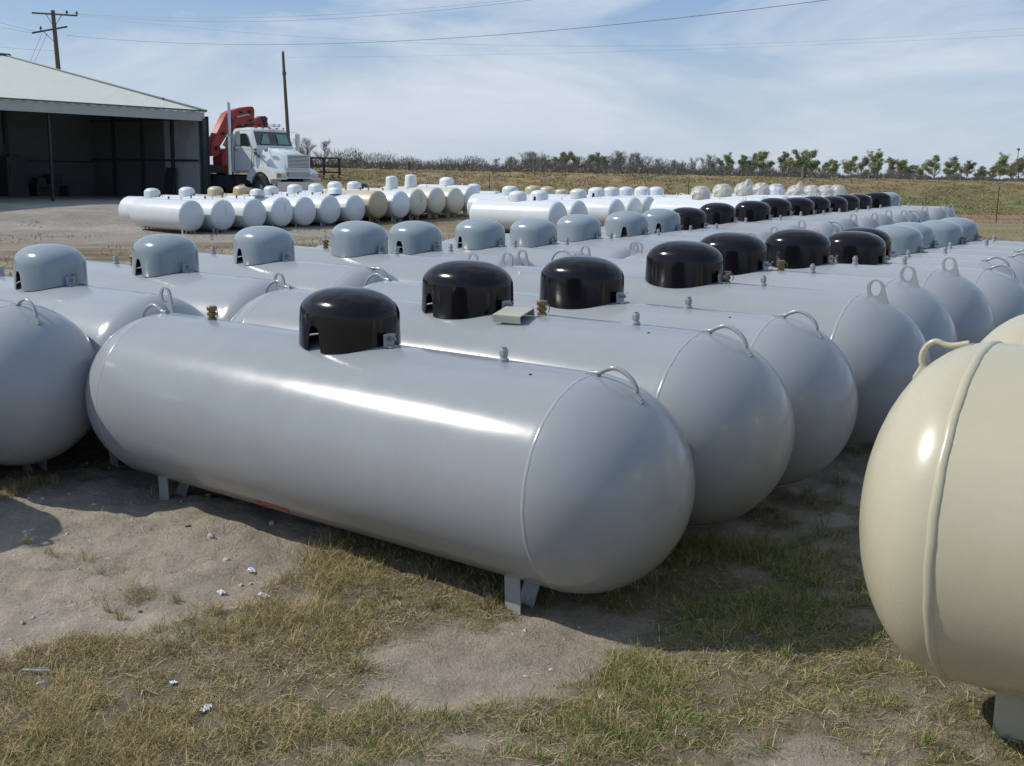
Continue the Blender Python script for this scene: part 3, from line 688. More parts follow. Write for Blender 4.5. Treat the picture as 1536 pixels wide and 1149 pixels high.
# ------------------------------------------------------------------ truck with knuckle-boom crane
PW = at(393, 280, 46.0); TZ = .73
tyaw = math.atan2(-.627, .78)
fx, fy = .78, -.627; rx_, ry_ = -.627, -.78
truck = empty('crane_truck', (PW.x-rx_*1.05, PW.y-ry_*1.05, TZ), tyaw, 'white conventional-cab truck with a folded red knuckle-boom crane behind the cab', 'truck')
# local: +x forward (0 at front axle), -y = truck's right side facing the camera, z up
def loft(secs, name, m, **k):          # secs: list of (x, [(y,z)...]) closed sections
    b = MB(); n = len(secs[0][1]); vs = []; fs = []
    for x, pts in secs: vs += [(x, p[0], p[1]) for p in pts]
    for i in range(len(secs)-1): fs += [(i*n+k_, i*n+(k_+1) % n, (i+1)*n+(k_+1) % n, (i+1)*n+k_) for k_ in range(n)]
    fs += [tuple(range(n)), tuple((len(secs)-1)*n+k_ for k_ in range(n))]
    b.add(vs, fs); return b.build(name, m, truck, **k)
def sec(w, z0, z1, r=.1, wt=None):
    wt = wt or w
    return [(-w, z0), (-w, (z0+z1)/2), (-wt, z1-r), (-wt+r*.3, z1-r*.3), (-wt+r, z1), (0, z1+.03), (wt-r, z1), (wt-r*.3, z1-r*.3), (wt, z1-r), (w, (z0+z1)/2), (w, z0)]
loft([(-1.88, sec(1.02, 1.10, 2.80, .12, .94)), (-1.80, sec(1.04, 1.08, 2.84, .12, .95)), (-1.1, sec(1.04, 1.08, 2.87, .14, .95)), (-.80, sec(1.03, 1.08, 2.82, .14, .93)), (-.66, sec(1.02, 1.08, 2.72, .14, .92)), (-.40, sec(1.0, 1.08, 2.15, .12, .95))], 'cab', M['truckwhite'], bevel=.012)
loft([(-.46, sec(.93, 1.05, 2.12, .2, .86)), (-.1, sec(.88, 1.05, 2.07, .22, .8)), (.4, sec(.78, .95, 1.97, .24, .68)), (.86, sec(.66, .88, 1.84, .22, .56)), (.93, sec(.62, .88, 1.76, .2, .52))], 'hood', M['truckwhite'], bevel=.01)
b = MB()
for s in (-1, 1):          # swept front fenders with open wheel arch
    arch = []
    for k in range(15):
        a = PI*k/14; arch.append((.60*math.cos(a), .52+.60*math.sin(a)))
    outer = [(-.86, .80), (-.80, 1.05), (-.55, 1.26), (-.2, 1.36), (.2, 1.36), (.6, 1.24), (.92, 1.10), (1.02, .98), (1.02, .84), (.66, .84)]
    poly = [p for p in outer]+[(p[0], p[1]) for p in arch]
    poly = outer+[(.60, .70)]+[(p[0], p[1]) for p in arch[1:-1]]+[(-.62, .75)]
    b.prism(poly, s*1.14, s*.60)
b.build('fender', M['truckwhite'], truck, bevel=.02)
b = MB(); b.box((1.06, 0, .58), (.10, 2.36, .34)); b.build('bumper', M['chrome'], truck, bevel=.02)
g = MB()
g.box((.955, 0, 1.52), (.03, 1.12, .50)); gr = g.build('grille', M['darkmetal'], truck)
b = MB()
for k in range(9): b.box((.98, 0, 1.30+k*.053), (.03, 1.10, .026))
for s in (-1, 1): b.box((.98, s*.565, 1.52), (.04, .04, .54))
b.box((.98, 0, 1.785), (.04, 1.17, .035)); b.box((.98, 0, 1.265), (.04, 1.17, .03)); b.build('grille_bars', M['truckwhite'], gr)
b = MB(); b.box((.975, 0, 1.02), (.03, 1.10, .17)); lg_ = b.build('lower_grille', M['darkmetal'], truck)
b = MB()
for k in range(4): b.box((.995, 0, .96+k*.042), (.02, 1.08, .02))
b.build('grille_bars', M['truckwhite'], lg_)
b = MB(); b.box((.955, 0, .93), (.05, 2.1, .10)); b.box((.94, 0, 1.17), (.05, 1.3, .08)); b.build('valance', M['truckwhite'], truck, bevel=.01)
for s in (-1, 1):
    b = MB(); b.box((1.05, s*.80, 1.0), (.05, .30, .15)); b.build('headlight', M['lamp'], truck, bevel=.015)
    b = MB(); b.box((1.04, s*1.05, 1.0), (.06, .19, .15)); b.build('turn_signal', M['orange'], truck, bevel=.015)
# glass, following the raked screen
b = MB(); b.add([(-.395, -.90, 2.17), (-.395, .90, 2.17), (-.640, .86, 2.71), (-.640, -.86, 2.71), (-.425, -.90, 2.165), (-.425, .90, 2.165), (-.67, .86, 2.705), (-.67, -.86, 2.705)], [(0, 1, 2, 3), (7, 6, 5, 4), (0, 4, 5, 1), (1, 5, 6, 2), (2, 6, 7, 3), (3, 7, 4, 0)])
ws = b.build('windshield', M['glass'], truck)
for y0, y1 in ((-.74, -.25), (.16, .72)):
    b = MB(); b.add([(-.403, y0, 2.22), (-.403, y1, 2.22), (-.585, y1-.02, 2.62), (-.585, y0+(.28 if y0 < 0 else .02), 2.62)], [(0, 1, 2, 3)]); b.v = [(p[0]+.020, p[1], p[2]) for p in b.v]; b.build('painted_reflection', M['reflectgreen'], ws, recalc=False)  # green reflection on the windshield, painted as flat sheets in front of it
for s in (-1, 1):
    b = MB(); b.prism([(-1.66, 2.15), (-1.60, 2.62), (-.98, 2.62), (-.72, 2.15)], s*1.048, s*.98); dw = b.build('side_window', M['glass'], truck, bevel=.005)
    b = MB(); b.tube([(-1.70, s*1.052, 2.12), (-1.70, s*1.052, 1.15), (-.62, s*1.052, 1.15), (-.55, s*1.052, 2.1)], .012, 6); dd = b.build('door_outline', M['darkmetal'], truck)
    b = MB(); b.box((-1.55, s*1.075, 1.98), (.16, .03, .035)); b.build('door_handle', M['chrome'], truck)
    b = MB(); b.tube([(-.62, s*1.03, 2.0), (-.80, s*1.48, 2.02), (-.80, s*1.52, 2.72), (-.66, s*1.0, 2.75)], .012, 6); mr = b.build('mirror_arm', M['chrome'], truck)
    b = MB(); b.box((-.82, s*1.53, 2.42), (.06, .20, .52)); b.box((-.82, s*1.53, 2.05), (.05, .16, .16)); b.build('mirror', M['chrome'] if s > 0 else M['steel'], truck, bevel=.01)
b = MB(); b.box((-.30, -1.0, 1.78), (.30, .06, .05), ry=.5); b.box((-.42, -1.01, 2.0), (.16, .06, .05), ry=-.1); b.box((-.42, -1.01, 1.88), (.14, .06, .05)); b.build('hood_latch', M['darkmetal'], truck)
b = MB(); b.lathe([(.10, -.02), (.10, .02), (.06, .035)], 20, M=Matrix.Translation((.12, -.90, 2.0)) @ Matrix.Rotation(PI/2, 4, 'X')); b.build('air_intake', M['steel'], truck)
b = MB()
for y in (-.7, -.35, 0, .35, .7): b.box((-.72, y, 2.86), (.06, .1, .05))
b.build('marker_lamp', M['orange'], truck)
b = MB()
for y in (.1, .35): b.tube([(-.95, y, 2.97), (-.55, y, 2.97)], [.03, .07], 10); b.tube([(-.85, y, 2.9), (-.85, y, 2.97)], .012, 6)
b.build('air_horn', M['chrome'], truck)
def wheel(x, y, r=.52, w=.28, rim='chrome'):
    Mx = Matrix.Translation((x, y, r)) @ Matrix.Rotation(PI/2, 4, 'X'); s = 1 if y < 0 else -1
    wh = empty('wheel'); wh.parent = truck
    b = MB(); b.lathe([(.30, -w/2), (r-.05, -w/2), (r, -w/2+.05), (r, w/2-.05), (r-.05, w/2), (.30, w/2), (.29, 0)], 36, M=Mx); b.build('tyre', M['rubber'], wh)
    b = MB(); b.lathe([(.29, s*(w/2-.01)), (.27, s*(w/2-.05)), (.17, s*(w/2-.10)), (.12, s*(w/2-.03)), (.10, s*(w/2+.05)), (.02, s*(w/2+.06))], 24, M=Mx); b.lathe([(.295, -w/2+.02), (.295, w/2-.02)], 24, M=Mx)
    for k in range(8):
        a = k*PI/4; b.lathe([(.018, s*(w/2-.11)), (.018, s*(w/2-.05))], 8, M=Mx @ Matrix.Translation((.20*math.cos(a), .20*math.sin(a), 0)))
    b.build('rim', M[rim], wh, angle=30)
for y in (-1.02, 1.02): wheel(0, y)
for xx in (-5.2, -6.5):
    for y in (-1.0, 1.0): wheel(xx, y, w=.5, rim='darkmetal')
b = MB()
for y in (-.42, .42): b.box((-3.7, y, .86), (8.6, .09, .28))
b.box((-2.6, -.85, .72), (1.2, .5, .5)); b.box((-2.6, .85, .72), (1.2, .5, .5)); b.box((-1.2, -.95, .78), (.9, .25, .3)); b.build('chassis', M['darkmetal'], truck, bevel=.02)
b = MB(); b.box((-6.0, 0, 1.22), (4.2, 2.4, .16)); b.build('flatbed', M['darkmetal'], truck, bevel=.01)
b = MB(); b.tube([(-2.05, -.98, .95), (-2.05, -.98, 1.0), (-2.05, -.98, 2.5), (-2.05, -.98, 2.56)], [.05, .15, .15, .06], 14); b.tube([(-2.05, -.98, 2.5), (-2.05, -.98, 3.75), (-2.07, -.98, 3.85)], [.068, .068, .065], 14); b.build('exhaust_stack', M['chrome'], truck)
# crane folded across the truck behind the cab: outline in (y, z), extruded along x
def cr(px, py): return ((px-314)/29.0-1.12, .02+(H-TZ)+(254.2-py)*48.6/F)
def cpart(pts, name, m, x0=-3.45, x1=-3.05):
    b = MB(); q = [cr(*p) for p in pts]; n = len(q)
    b.add([(x0, p[0], p[1]) for p in q]+[(x1, p[0], p[1]) for p in q], [tuple(range(n)), tuple(range(n, 2*n))[::-1]]+[(k, (k+1) % n, n+(k+1) % n, n+k) for k in range(n)])
    return b.build(name, m, truck, bevel=.015)
cpart([(312, 238), (313, 222), (337, 176), (346, 171), (350, 178), (348, 190), (326, 224), (322, 238)], 'crane_boom', M['red'])
cpart([(340, 175), (352, 169), (367, 165), (375, 164), (378, 168), (377.5, 184), (372, 188), (360, 192), (353, 198), (347, 206), (343, 200), (344, 188)], 'crane_knuckle', M['red'], -3.40, -3.0)
cpart([(329, 222), (339, 204), (341, 214), (336, 226)], 'yellow_decal', M['yellow'], -3.05, -3.028)
cpart([(368, 197), (382, 181), (388, 178), (393, 186), (398, 196), (398, 204), (368, 204)], 'crane_jib', M['red'], -3.3, -2.95)
cpart([(386, 178), (392, 177), (396, 180), (395, 186), (399, 192), (400, 198), (393, 198), (390, 188)], 'hydraulic_head', M['darkmetal'], -3.28, -2.9)
cpart([(356, 196), (370, 189), (372, 199), (356, 203)], 'hydraulic_hose', M['darkmetal'], -3.2, -2.95)
cpart([(325, 262), (324, 240), (330, 228), (338, 226), (341, 240), (340, 262)], 'crane_base', M['red'], -3.5, -2.9)
cpart([(306, 262), (306, 250), (352, 250), (352, 262)], 'outrigger_beam', M['darkmetal'], -3.55, -2.9)
b = MB()
for (px_, py_, rr__) in ((343, 186, .10), (357, 173, .06), (370, 172, .08), (371, 184, .06), (331, 205, .06), (321, 226, .08), (384, 190, .06)):
    q_ = cr(px_, py_); b = MB(); b.tube([(-3.08, q_[0], q_[1]), (-2.90, q_[0], q_[1])], rr__, 12); b.build('crane_pin', M['darkmetal'], truck)
b = MB(); q1, q2 = cr(333, 228), cr(346, 200); b.tube([(-2.96, q1[0], q1[1]), (-2.96, q2[0], q2[1])], .07, 10); b.build('hydraulic_ram', M['steel'], truck); b = MB(); q1, q2 = cr(349, 181), cr(368, 176); b.tube([(-2.96, q1[0], q1[1]), (-2.96, q2[0], q2[1])], .05, 10)
b.build('hydraulic_ram', M['steel'], truck)
b = MB()
for k_ in range(4):
    P_ = [cr(346+k_*2, 200), cr(352+k_, 191+k_*2), cr(362, 196+k_*2), cr(374, 199-k_)]
    b.tube([(-2.9-.03*k_, p_[0], p_[1]) for p_ in P_], .018, 6)
b.build('hydraulic_hose', M['rubber'], truck)
b = MB(); b.tube([(-3.2, -1.3, .10), (-3.2, -1.3, 1.25)], .07, 12); b.lathe([(.16, .0), (.16, .04), (.06, .1)], 16, M=Matrix.Translation((-3.2, -1.3, .02))); b.build('outrigger_leg', M['truckwhite'], truck)

# ------------------------------------------------------------------ shed
C0 = at(302, 240, 47.4); ux, uy = .588, .809; wx, wy = -.809, .588
Z0 = .72; eave = Z0+3.50
shed = empty('open_shed', (C0.x, C0.y, Z0), math.atan2(uy, ux), 'open-fronted metal shed with pale metal roof, dark inside', 'shed')
# local x = along facade (0 = right corner, negative to the left), y = inwards
Ls, DEP = 34., 7.3
he = 3.50; hr = 6.30; half = 14.
b = MB()
n = 160
vs = []; fs = []
for k in range(n+1):
    xx = -Ls+(Ls+.06)*k/n; dz = .025 if k % 2 else 0
    vs += [(xx, -.3, he-.02+dz), (xx, half, hr+dz), (xx, -.3, he-.06+dz), (xx, half, hr-.04+dz), ]
for k in range(n):
    a = 4*k; fs += [(a, a+4, a+5, a+1), (a+2, a+3, a+7, a+6), (a, a+2, a+6, a+4)]
b.add(vs, fs)
vs2 = [(-Ls, half, hr), (.25, half, hr), (.25, half*2+.4, he), (-Ls, half*2+.4, he), (-Ls, half, hr-.05), (.25, half, hr-.05), (.25, half*2+.4, he-.05), (-Ls, half*2+.4, he-.05)]
b.add(vs2, [(0, 1, 2, 3), (7, 6, 5, 4), (0, 4, 5, 1), (2, 6, 7, 3)])
b.build('roof', M['roof'], shed, angle=20, recalc=False)
b = MB(); b.box((-Ls/2+.03, -.32, he+.012), (Ls+.08, .05, .05)); b.tube([(.08, -.32, he+.02), (.08, half, hr+.03)], .05, 6); b.tube([(-Ls, half, hr+.04), (.3, half, hr+.04)], .09, 6); b.build('roof_trim', M['trim'], shed)
b = MB(); b.box((-Ls/2, -.26, he-.22), (Ls, .06, .34)); b.build('fascia', M['fascia'], shed)
b = MB(); b.box((-.01, -.2, he/2-.15), (.22, .22, he-.3)); b.box((.12, -.2, he/2-.1), (.03, .34, he-.2)); b.build('corner_post', M['cornergrey'], shed)
for xx in (-6.8, -13.6, -20.4):
    b = MB(); b.box((xx, -.1, he/2-.2), (.08, .10, he-.4)); b.build('post', M['postdark'], shed)
def ribwall(x0, y0, x1, y1, h, name, m, step=.3):
    b = MB(); L = math.hypot(x1-x0, y1-y0); k = int(L/step); dx, dy = (x1-x0)/L, (y1-y0)/L; nx, ny = -dy, dx
    vs = []; fs = []
    for i in range(k*4+1):
        t = L*i/(k*4); o = .03 if i % 4 == 0 else 0
        X, Y_ = x0+dx*t+nx*o, y0+dy*t+ny*o; vs += [(X, Y_, -.3), (X, Y_, h)]
    for i in range(k*4): a = 2*i; fs.append((a, a+2, a+3, a+1))
    b.add(vs, fs); T = [(x0-nx*.05, y0-ny*.05, -.3), (x1-nx*.05, y1-ny*.05, -.3), (x1-nx*.05, y1-ny*.05, h), (x0-nx*.05, y0-ny*.05, h)]
    b.add(T, [(3, 2, 1, 0)]); return b.build(name, m, shed, angle=20, recalc=False)
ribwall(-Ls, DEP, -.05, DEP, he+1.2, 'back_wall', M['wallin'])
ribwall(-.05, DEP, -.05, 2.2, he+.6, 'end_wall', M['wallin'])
ribwall(-.05, 2.2, -.05, 0, he, 'end_wall_panel', M['walllit'])  # same sheet wall, with the light near the opening put into its colour
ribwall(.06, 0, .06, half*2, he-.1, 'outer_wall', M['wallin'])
b = MB()
for yy in (1.6, 3.6, 5.6): b.box((-.16, yy, he/2), (.14, .10, he))
b.box((-.16, DEP/2, 1.55), (.05, DEP, .08)); b.box((-Ls/2, DEP-.12, 1.45), (Ls, .05, .07)); b.box((-.16, DEP/2, 3.2), (.05, DEP, .08))
for xx in (-4.2, -8.4, -12.6): b.box((xx, DEP-.14, he/2), (.14, .12, he))
b.build('wall_framing', M['darkmetal'], shed)
def thing1(mb, name, m, loc, rz, label, cat, group=None, **k):
    o = mb.build(name, m, None, **k); o.location = loc; o.rotation_euler = (0, 0, rz); return tag(o, label, cat, group)
def shedpt(x, y): return (C0.x+ux*x+wx*y, C0.y+uy*x+wy*y, Z0)
b = MB(); b.box((0, 0, .8), (.9, .6, 1.6)); b.box((0, -.32, 1.0), (.7, .04, .5)); b.box((.35, -.33, .4), (.05, .04, .3)); b.box((0, 0, 1.65), (.5, .4, .12)); b.tube([(-.3, 0, 1.6), (-.3, 0, 2.1)], .05, 8)
thing1(b, 'machine', M['darkmetal'], shedpt(-4.4, 6.4), math.atan2(uy, ux), 'dark upright machine standing at the back wall inside the shed', 'machine', bevel=.02)
b = MB(); b.box((0, 0, .45), (1.6, .7, .08)); b.box((-.7, 0, .2), (.1, .6, .42)); b.box((.7, 0, .2), (.1, .6, .42)); b.box((.2, 0, .7), (.6, .5, .45)); b.box((-.4, .05, .62), (.4, .4, .28))
thing1(b, 'workbench', M['darkmetal'], shedpt(-2.9, 6.3), math.atan2(uy, ux), 'low dark workbench with boxes inside the shed', 'workbench', bevel=.01)
b = MB(); b.box((0, 0, .62), (.05, .62, 1.28), ry=.18); b.box((.02, -.26, .6), (.07, .05, 1.25), ry=.18); b.box((.02, .26, .6), (.07, .05, 1.25), ry=.18)
thing1(b, 'leaning_panel', M['darkmetal'], shedpt(-.42, 1.55), math.atan2(uy, ux), 'dark panel leaning against the pale end wall of the shed', 'panel')

# ------------------------------------------------------------------ poles, wires, posts
def zg(x, y): return float(gsurf(x, y))
PT = at(79, 15.5, 72.); PB = at(89.5, 125, 72.)
dirv = (PB-PT)/(PT.z-PB.z); base = PT+dirv*(PT.z-.5)
up_ = empty('utility_pole', tuple(base), 0, 'wooden utility pole with two crossarms rising behind the shed roof', 'utility pole')
def loc_(P): return tuple(Vector(P)-base)
b = MB(); b.tube([loc_(base-dirv*-.6), loc_(PT)], [.19, .12], 12); b.build('pole', M['wood'], up_)
arms = [((48, 19.3), (116, 23.5), 0), ((48, 49.5), (101, 40), 1)]
ends = []
for (a, c, q) in arms:
    A0, A1_ = at(*a, 72.-.2-(q*.6)), at(*c, 71.8+(q*.6)); ends.append((A0, A1_))
    b = MB(); d = (A1_-A0); b.tube([loc_(A0), loc_(A1_)], .065, 4); b.build('crossarm', M['wood'], up_)
    pc = PT+dirv*(PT.z-(A0.z+A1_.z)/2+.75)
    b = MB(); b.tube([loc_(A0+d*.30), loc_(pc), loc_(A0+d*.66)], .02, 5); b.build('arm_brace', M['darkmetal'], up_)
for P in (at(100, 18.5, 71.8), at(61, 42.5, 71.4), at(115, 20, 71.8)):
    b = MB(); b.lathe([(.03, -.18), (.03, -.05), (.07, -.04), (.09, 0), (.05, .05), (.07, .07), (.03, .12)], 10, M=Matrix.Translation(loc_(P))); b.build('insulator', M['darkmetal'], up_)
QT = at(424.5, 82, 75.); QB = at(432, 196, 75.); dq = (QB-QT)/(QT.z-QB.z); qb = QT+dq*(QT.z-.9)
b = MB(); b.tube([(0, 0, -.6), tuple(QT-qb)], [.15, .085], 12); b.lathe([(.05, 0), (.10, .05), (.05, .2), (.02, .25)], 8, M=Matrix.Translation(tuple(QT-qb))); b.lathe([(.05, -.1), (.13, -.1), (.13, .1), (.05, .1)], 8, M=Matrix.Translation(tuple(QT-qb+dq*1.15)))
thing1(b, 'pole', M['wood'], tuple(qb), 0, 'tall bare pole without crossarms rising behind the truck cab', 'pole')
def wire(p0, p1, sag, label, r=.012):
    b = MB(); n = 40; pts = []
    for k in range(n+1):
        t = k/n; P = p0.lerp(p1, t); P.z -= 4*sag*t*(1-t); pts.append(P)
    b.tube(pts, r, 5); return tag(b.build('overhead_wire', M['darkmetal']), label, 'wire', 'overhead wires')
wire(at(101, 53, 72), at(1300, -8, 40), 1.0, 'overhead wire that sags lowest and leaves the top edge right of the middle', .010)
wire(at(116, 21, 72), at(900, -14, 45), .75, 'topmost overhead wire, leaving the top edge left of the middle', .006)
wire(at(101, 19.5, 71.9), at(820, -6, 50), .55, 'overhead wire just below the topmost one', .005)
wire(at(424.5, 86, 75), at(1700, 44, 62), .3, 'lower faint overhead wire running right from the bare pole', .003)
wire(at(116, 23, 72), at(1700, 27, 62), 1.6, 'faint overhead wire crossing to the right edge above the lower faint one', .003)
wire(ends[1][0], at(-60, 24, 78), .1, 'overhead wire running left from the lower crossarm', .007)
wire(at(58, 48, 72), at(-60, 14, 78), .1, 'overhead wire running left just above the lower crossarm wire', .007)
wire(at(82, 76, 72), at(-60, 62, 78), .1, 'lowest overhead wire running left from the pole shaft', .006)
wire(at(63, 50, 71.5), at(42, 100, 67), .0, 'left guy wire slanting down behind the shed roof', .010)
wire(at(71, 50, 71.5), at(49, 100, 67), .0, 'right guy wire slanting down behind the shed roof', .010)
def post(px, pb, ptop, Y, m, r, label, kind='post'):
    B = at(px, pb, Y); z = zg(B.x, B.y); T = at(px, ptop, Y); b = MB()
    if kind == 'T': b.box((0, 0, (T.z-z)/2-.1), (.035, .006, T.z-z+.2)); b.box((0, .015, (T.z-z)/2-.1), (.006, .03, T.z-z+.2)); [b.box((0, -.008, k*.12+.1), (.02, .012, .02)) for k in range(int((T.z-z)/.12))]
    else: b.tube([(0, 0, -.2), (0, 0, T.z-z-.03), (0, 0, T.z-z)], [r, r*.9, r*.7], 10)
    if kind == 'ball': b.lathe([(.02, -.18), (.18, -.1), (.2, 0), (.15, .12), (.02, .18)], 10, M=Matrix.Translation((0, 0, T.z-z)))
    return thing1(b, 'fence_post' if kind != 'ball' else 'marker_pole', M[m], (B.x, B.y, z), 0, label, 'post', 'posts along the bank' if kind != 'ball' else None)
post(1494, 335, 279, 43.6, 'rust', .03, 'tall thin rusty steel post standing on the grass strip at far right', 'T')
post(1315.5, 273, 245, 66, 'rust', .04, 'thin rusty post on the bank crest below the tallest right-hand tree', 'T')
post(1268, 292, 278, 60, 'rust', .04, 'short rusty post low on the bank behind the black hoods', 'T')
post(1205.5, 268, 250, 70, 'wood', .16, 'stout wooden post on the bank crest below the pair of green trees')
post(613, 255, 242, 90, 'wood', .16, 'wooden post sticking up from the brush left of the middle')
post(1033, 285, 268, 60, 'rust', .03, 'thin post on the bank behind the wrapped hoods', 'T')
post(734, 276, 262, 60, 'rust', .03, 'thin post on the bank above the white tanks', 'T')
post(1523, 276, 224, 150, 'wood', .05, 'thin pole with a ball on top at the far right edge', 'ball')
# rack behind the truck
P = at(487, 258, 62.); z = zg(P.x, P.y); b = MB(); w = .75; h1 = at(487, 237, 62).z-z
for sx in (-w, -w*.1, w):
    b.box((sx, 0, h1/2), (.07, .07, h1)); b.box((sx, 1.2, h1/2), (.07, .07, h1))
for zz in (h1, h1*.62, h1*.3): b.box((0, 0, zz), (2*w+.07, .065, .075)); b.box((0, 1.2, zz), (2*w+.07, .065, .075))
for sx in (-w, w): b.box((sx, .6, h1-.003), (.065, 1.2, .065))
thing1(b, 'steel_rack', M['darkmetal'], (P.x, P.y, z), .1, 'dark open steel rack standing right of the truck', 'rack')

# ------------------------------------------------------------------ trees
def tree_meshes(seed, kind):
    rr = random.Random(seed); tb = MB(); tips = []
    def limb(p, d, L, r, lv):
        pts = [p]; q = p.copy(); dd = d.copy(); n = 4
        for k in range(n):
            dd = (dd+Vector((rr.uniform(-.22, .22), rr.uniform(-.22, .22), .07 if kind != 'dead' else 0))).normalized(); q = q+dd*(L/n); pts.append(q.copy())
            if lv > 0 and k >= 0:
                for _ in range(2 if lv > 1 else 3):
                    a = rr.uniform(0, 2*PI); s = rr.uniform(.45, .95)
                    nd = (dd*(1.05-s*.4)+Vector((math.cos(a), math.sin(a), rr.uniform(-.05, .5)))*s).normalized()
                    if k >= 0 or lv < maxlv: limb(q.copy(), nd, L*rr.uniform(.38, .62)*(1.05-.12*k), r*.5*(1-.12*k), lv-1)
            if lv <= 1: tips.append((q.copy(), dd.copy()))
        tb.tube(pts, [r*(1-.17*k) for k in range(n+1)], 5 if lv > 1 else 3, cap=False)
    maxlv = 3
    stems = rr.choice([1, 1, 2, 3]) if kind != 'shrub' else 5
    for s in range(stems):
        a = rr.uniform(0, 2*PI); sp = .12 if kind != 'shrub' else .55
        limb(Vector((math.cos(a)*.04*s, math.sin(a)*.04*s, -.02)), Vector((math.cos(a)*sp*(stems > 1), math.sin(a)*sp*(stems > 1), 1)).normalized(), rr.uniform(.62, .8)*(1 if kind != 'shrub' else .7), .022 if kind != 'shrub' else .012, maxlv)
    zmax = max(v[2] for v in tb.v); k = 1/zmax
    tb.v = [(v[0]*k, v[1]*k, v[2]*k) for v in tb.v]
    lf = None
    dens = {'green': 3.6, 'half': 2.4, 'bare': .9, 'shrub': 1.2}[kind]
    vs = []; fs = []; cs = []
    pal = {'green': [(.29, .33, .16), (.22, .26, .12), (.35, .37, .20)], 'half': [(.27, .27, .16), (.28, .25, .18), (.21, .22, .13)], 'bare': [(.26, .23, .19), (.22, .20, .17), (.29, .26, .20)], 'shrub': [(.13, .10, .08), (.11, .10, .06), (.17, .13, .09)]}[kind]  # tree colours lightened to stand in for distance haze
    for (p, d) in tips:
        m = int(dens)+(rr.random() < dens % 1); lump = .6+.8*(noise.noise(p*5+Vector((seed, 0, 0)))*.5+.5)
        if kind in ('green', 'half') and noise.noise(p*4+Vector((seed*2, 3, 1))) < -.18: continue
        for _ in range(m):
            c = p*k+Vector((rr.gauss(0, .028), rr.gauss(0, .028), rr.gauss(0, .024))); s = rr.uniform(.008, .018)*(1 if kind in ('green', 'half') else .55)
            a = Vector((rr.uniform(-1, 1), rr.uniform(-1, 1), rr.uniform(-1, 1))).normalized(); o = a.orthogonal().normalized(); o2 = a.cross(o)
            if kind in ('bare', 'shrub'): o = o*2.2; o2 = o2*.25
            n = len(vs); vs += [c-o*s, c+o2*s*.8, c+o*s, c-o2*s*.8]; fs.append((n, n+1, n+2, n+3)); cc = rr.choice(pal); v = rr.uniform(.75, 1.25); cs += [(cc[0]*v, cc[1]*v, cc[2]*v, 1)]*4
    tm = bpy.data.meshes.new('trunk'); tm.from_pydata(tb.v, [], tb.f); tm.materials.append(M['bark'])
    lm = bpy.data.meshes.new('crown'); lm.from_pydata([tuple(v) for v in vs], [], fs); lm.materials.append(M['leaf'])
    ca = lm.color_attributes.new('Col', 'FLOAT_COLOR', 'POINT'); ca.data.foreach_set('color', np.array(cs, np.float32).ravel())
    return tm, lm
PRO = {k: [tree_meshes(s, k) for s in ss] for k, ss in {'green': (1, 2, 3, 14), 'half': (4, 5, 6), 'bare': (7, 8, 9), 'shrub': (10, 11, 12, 13)}.items()}
def tree(px, ptop, kind, wide, idx, Y, lab, group):
    P = at(px, 262, Y); z = zg(P.x, P.y); T = at(px, ptop, Y).z; h = T-z
    t = empty('tree', (P.x, P.y, z), idx*1.7, lab, 'tree', group); tm, lm = PRO[kind][idx % len(PRO[kind])]
    for nm, me in (('trunk', tm), ('crown', lm)): o = link(nm, me, t); o.scale = (h*wide*1.6, h*wide*1.6, h*1.04)
TR = [(1095, 230, 'green', .9), (1124, 234, 'half', .9), (1130, 232, 'green', .7), (1147, 228, 'green', 1.), (1178, 229, 'half', .7), (1196, 225, 'green', .9), (1206, 240, 'green', 1.3), (1217, 226, 'green', .9), (1237, 239, 'half', 1.), (1250, 241, 'green', 1.1), (1277, 236, 'green', 1.1), (1293, 235, 'half', .8), (1306, 225, 'green', .75), (1314, 238, 'green', .9),
      (1338, 236, 'half', .8), (1350, 240, 'green', 1.), (1362, 242, 'half', 1.), (1381, 243, 'green', 1.1), (1400, 235, 'green', 1.), (1421, 243, 'green', 1.), (1432, 234, 'half', .65), (1452, 242, 'half', 1.), (1469, 250, 'half', 1.), (1488, 246, 'half', 1.2), (1499, 230, 'green', .8), (1516, 238, 'half', 1.), (1530, 231, 'half', .9), (1560, 234, 'green', 1.), (1590, 238, 'half', 1.)]
for i, (px, pt, kd, w) in enumerate(TR):
    side = 'green' if kd == 'green' else 'thinly leafed'
    tree(px, pt, kd, w*.95, i, 215+(i*37 % 30), f"{side} budding tree on the horizon, {ORD[i]} tree right of the plastic-wrapped hoods" if i < 21 else f"{side} budding tree near the right edge, {ORD[i-21]} past the tall thin post", 'budding trees along the horizon')
TB = [(740, 237, 'bare', 1.2), (766, 235, 'bare', .8), (789, 228, 'bare', .8), (796, 227, 'bare', .9), (808, 228, 'bare', .8), (817, 238, 'half', 1.), (836, 229, 'half', .8), (847, 227, 'half', .8), (858, 232, 'half', .9), (870, 233, 'bare', 1.), (884, 232, 'half', .8), (896, 230, 'half', .9), (908, 236, 'half', .9), (920, 229, 'bare', .8), (930, 226, 'bare', .9), (942, 228, 'bare', .8), (951, 230, 'bare', .8), (965, 234, 'bare', .9), (985, 237, 'bare', 1.), (1016, 240, 'bare', 1.1), (1038, 236, 'bare', .6), (1056, 236, 'bare', .6), (1070, 232, 'bare', .7), (1078, 239, 'half', .8)]
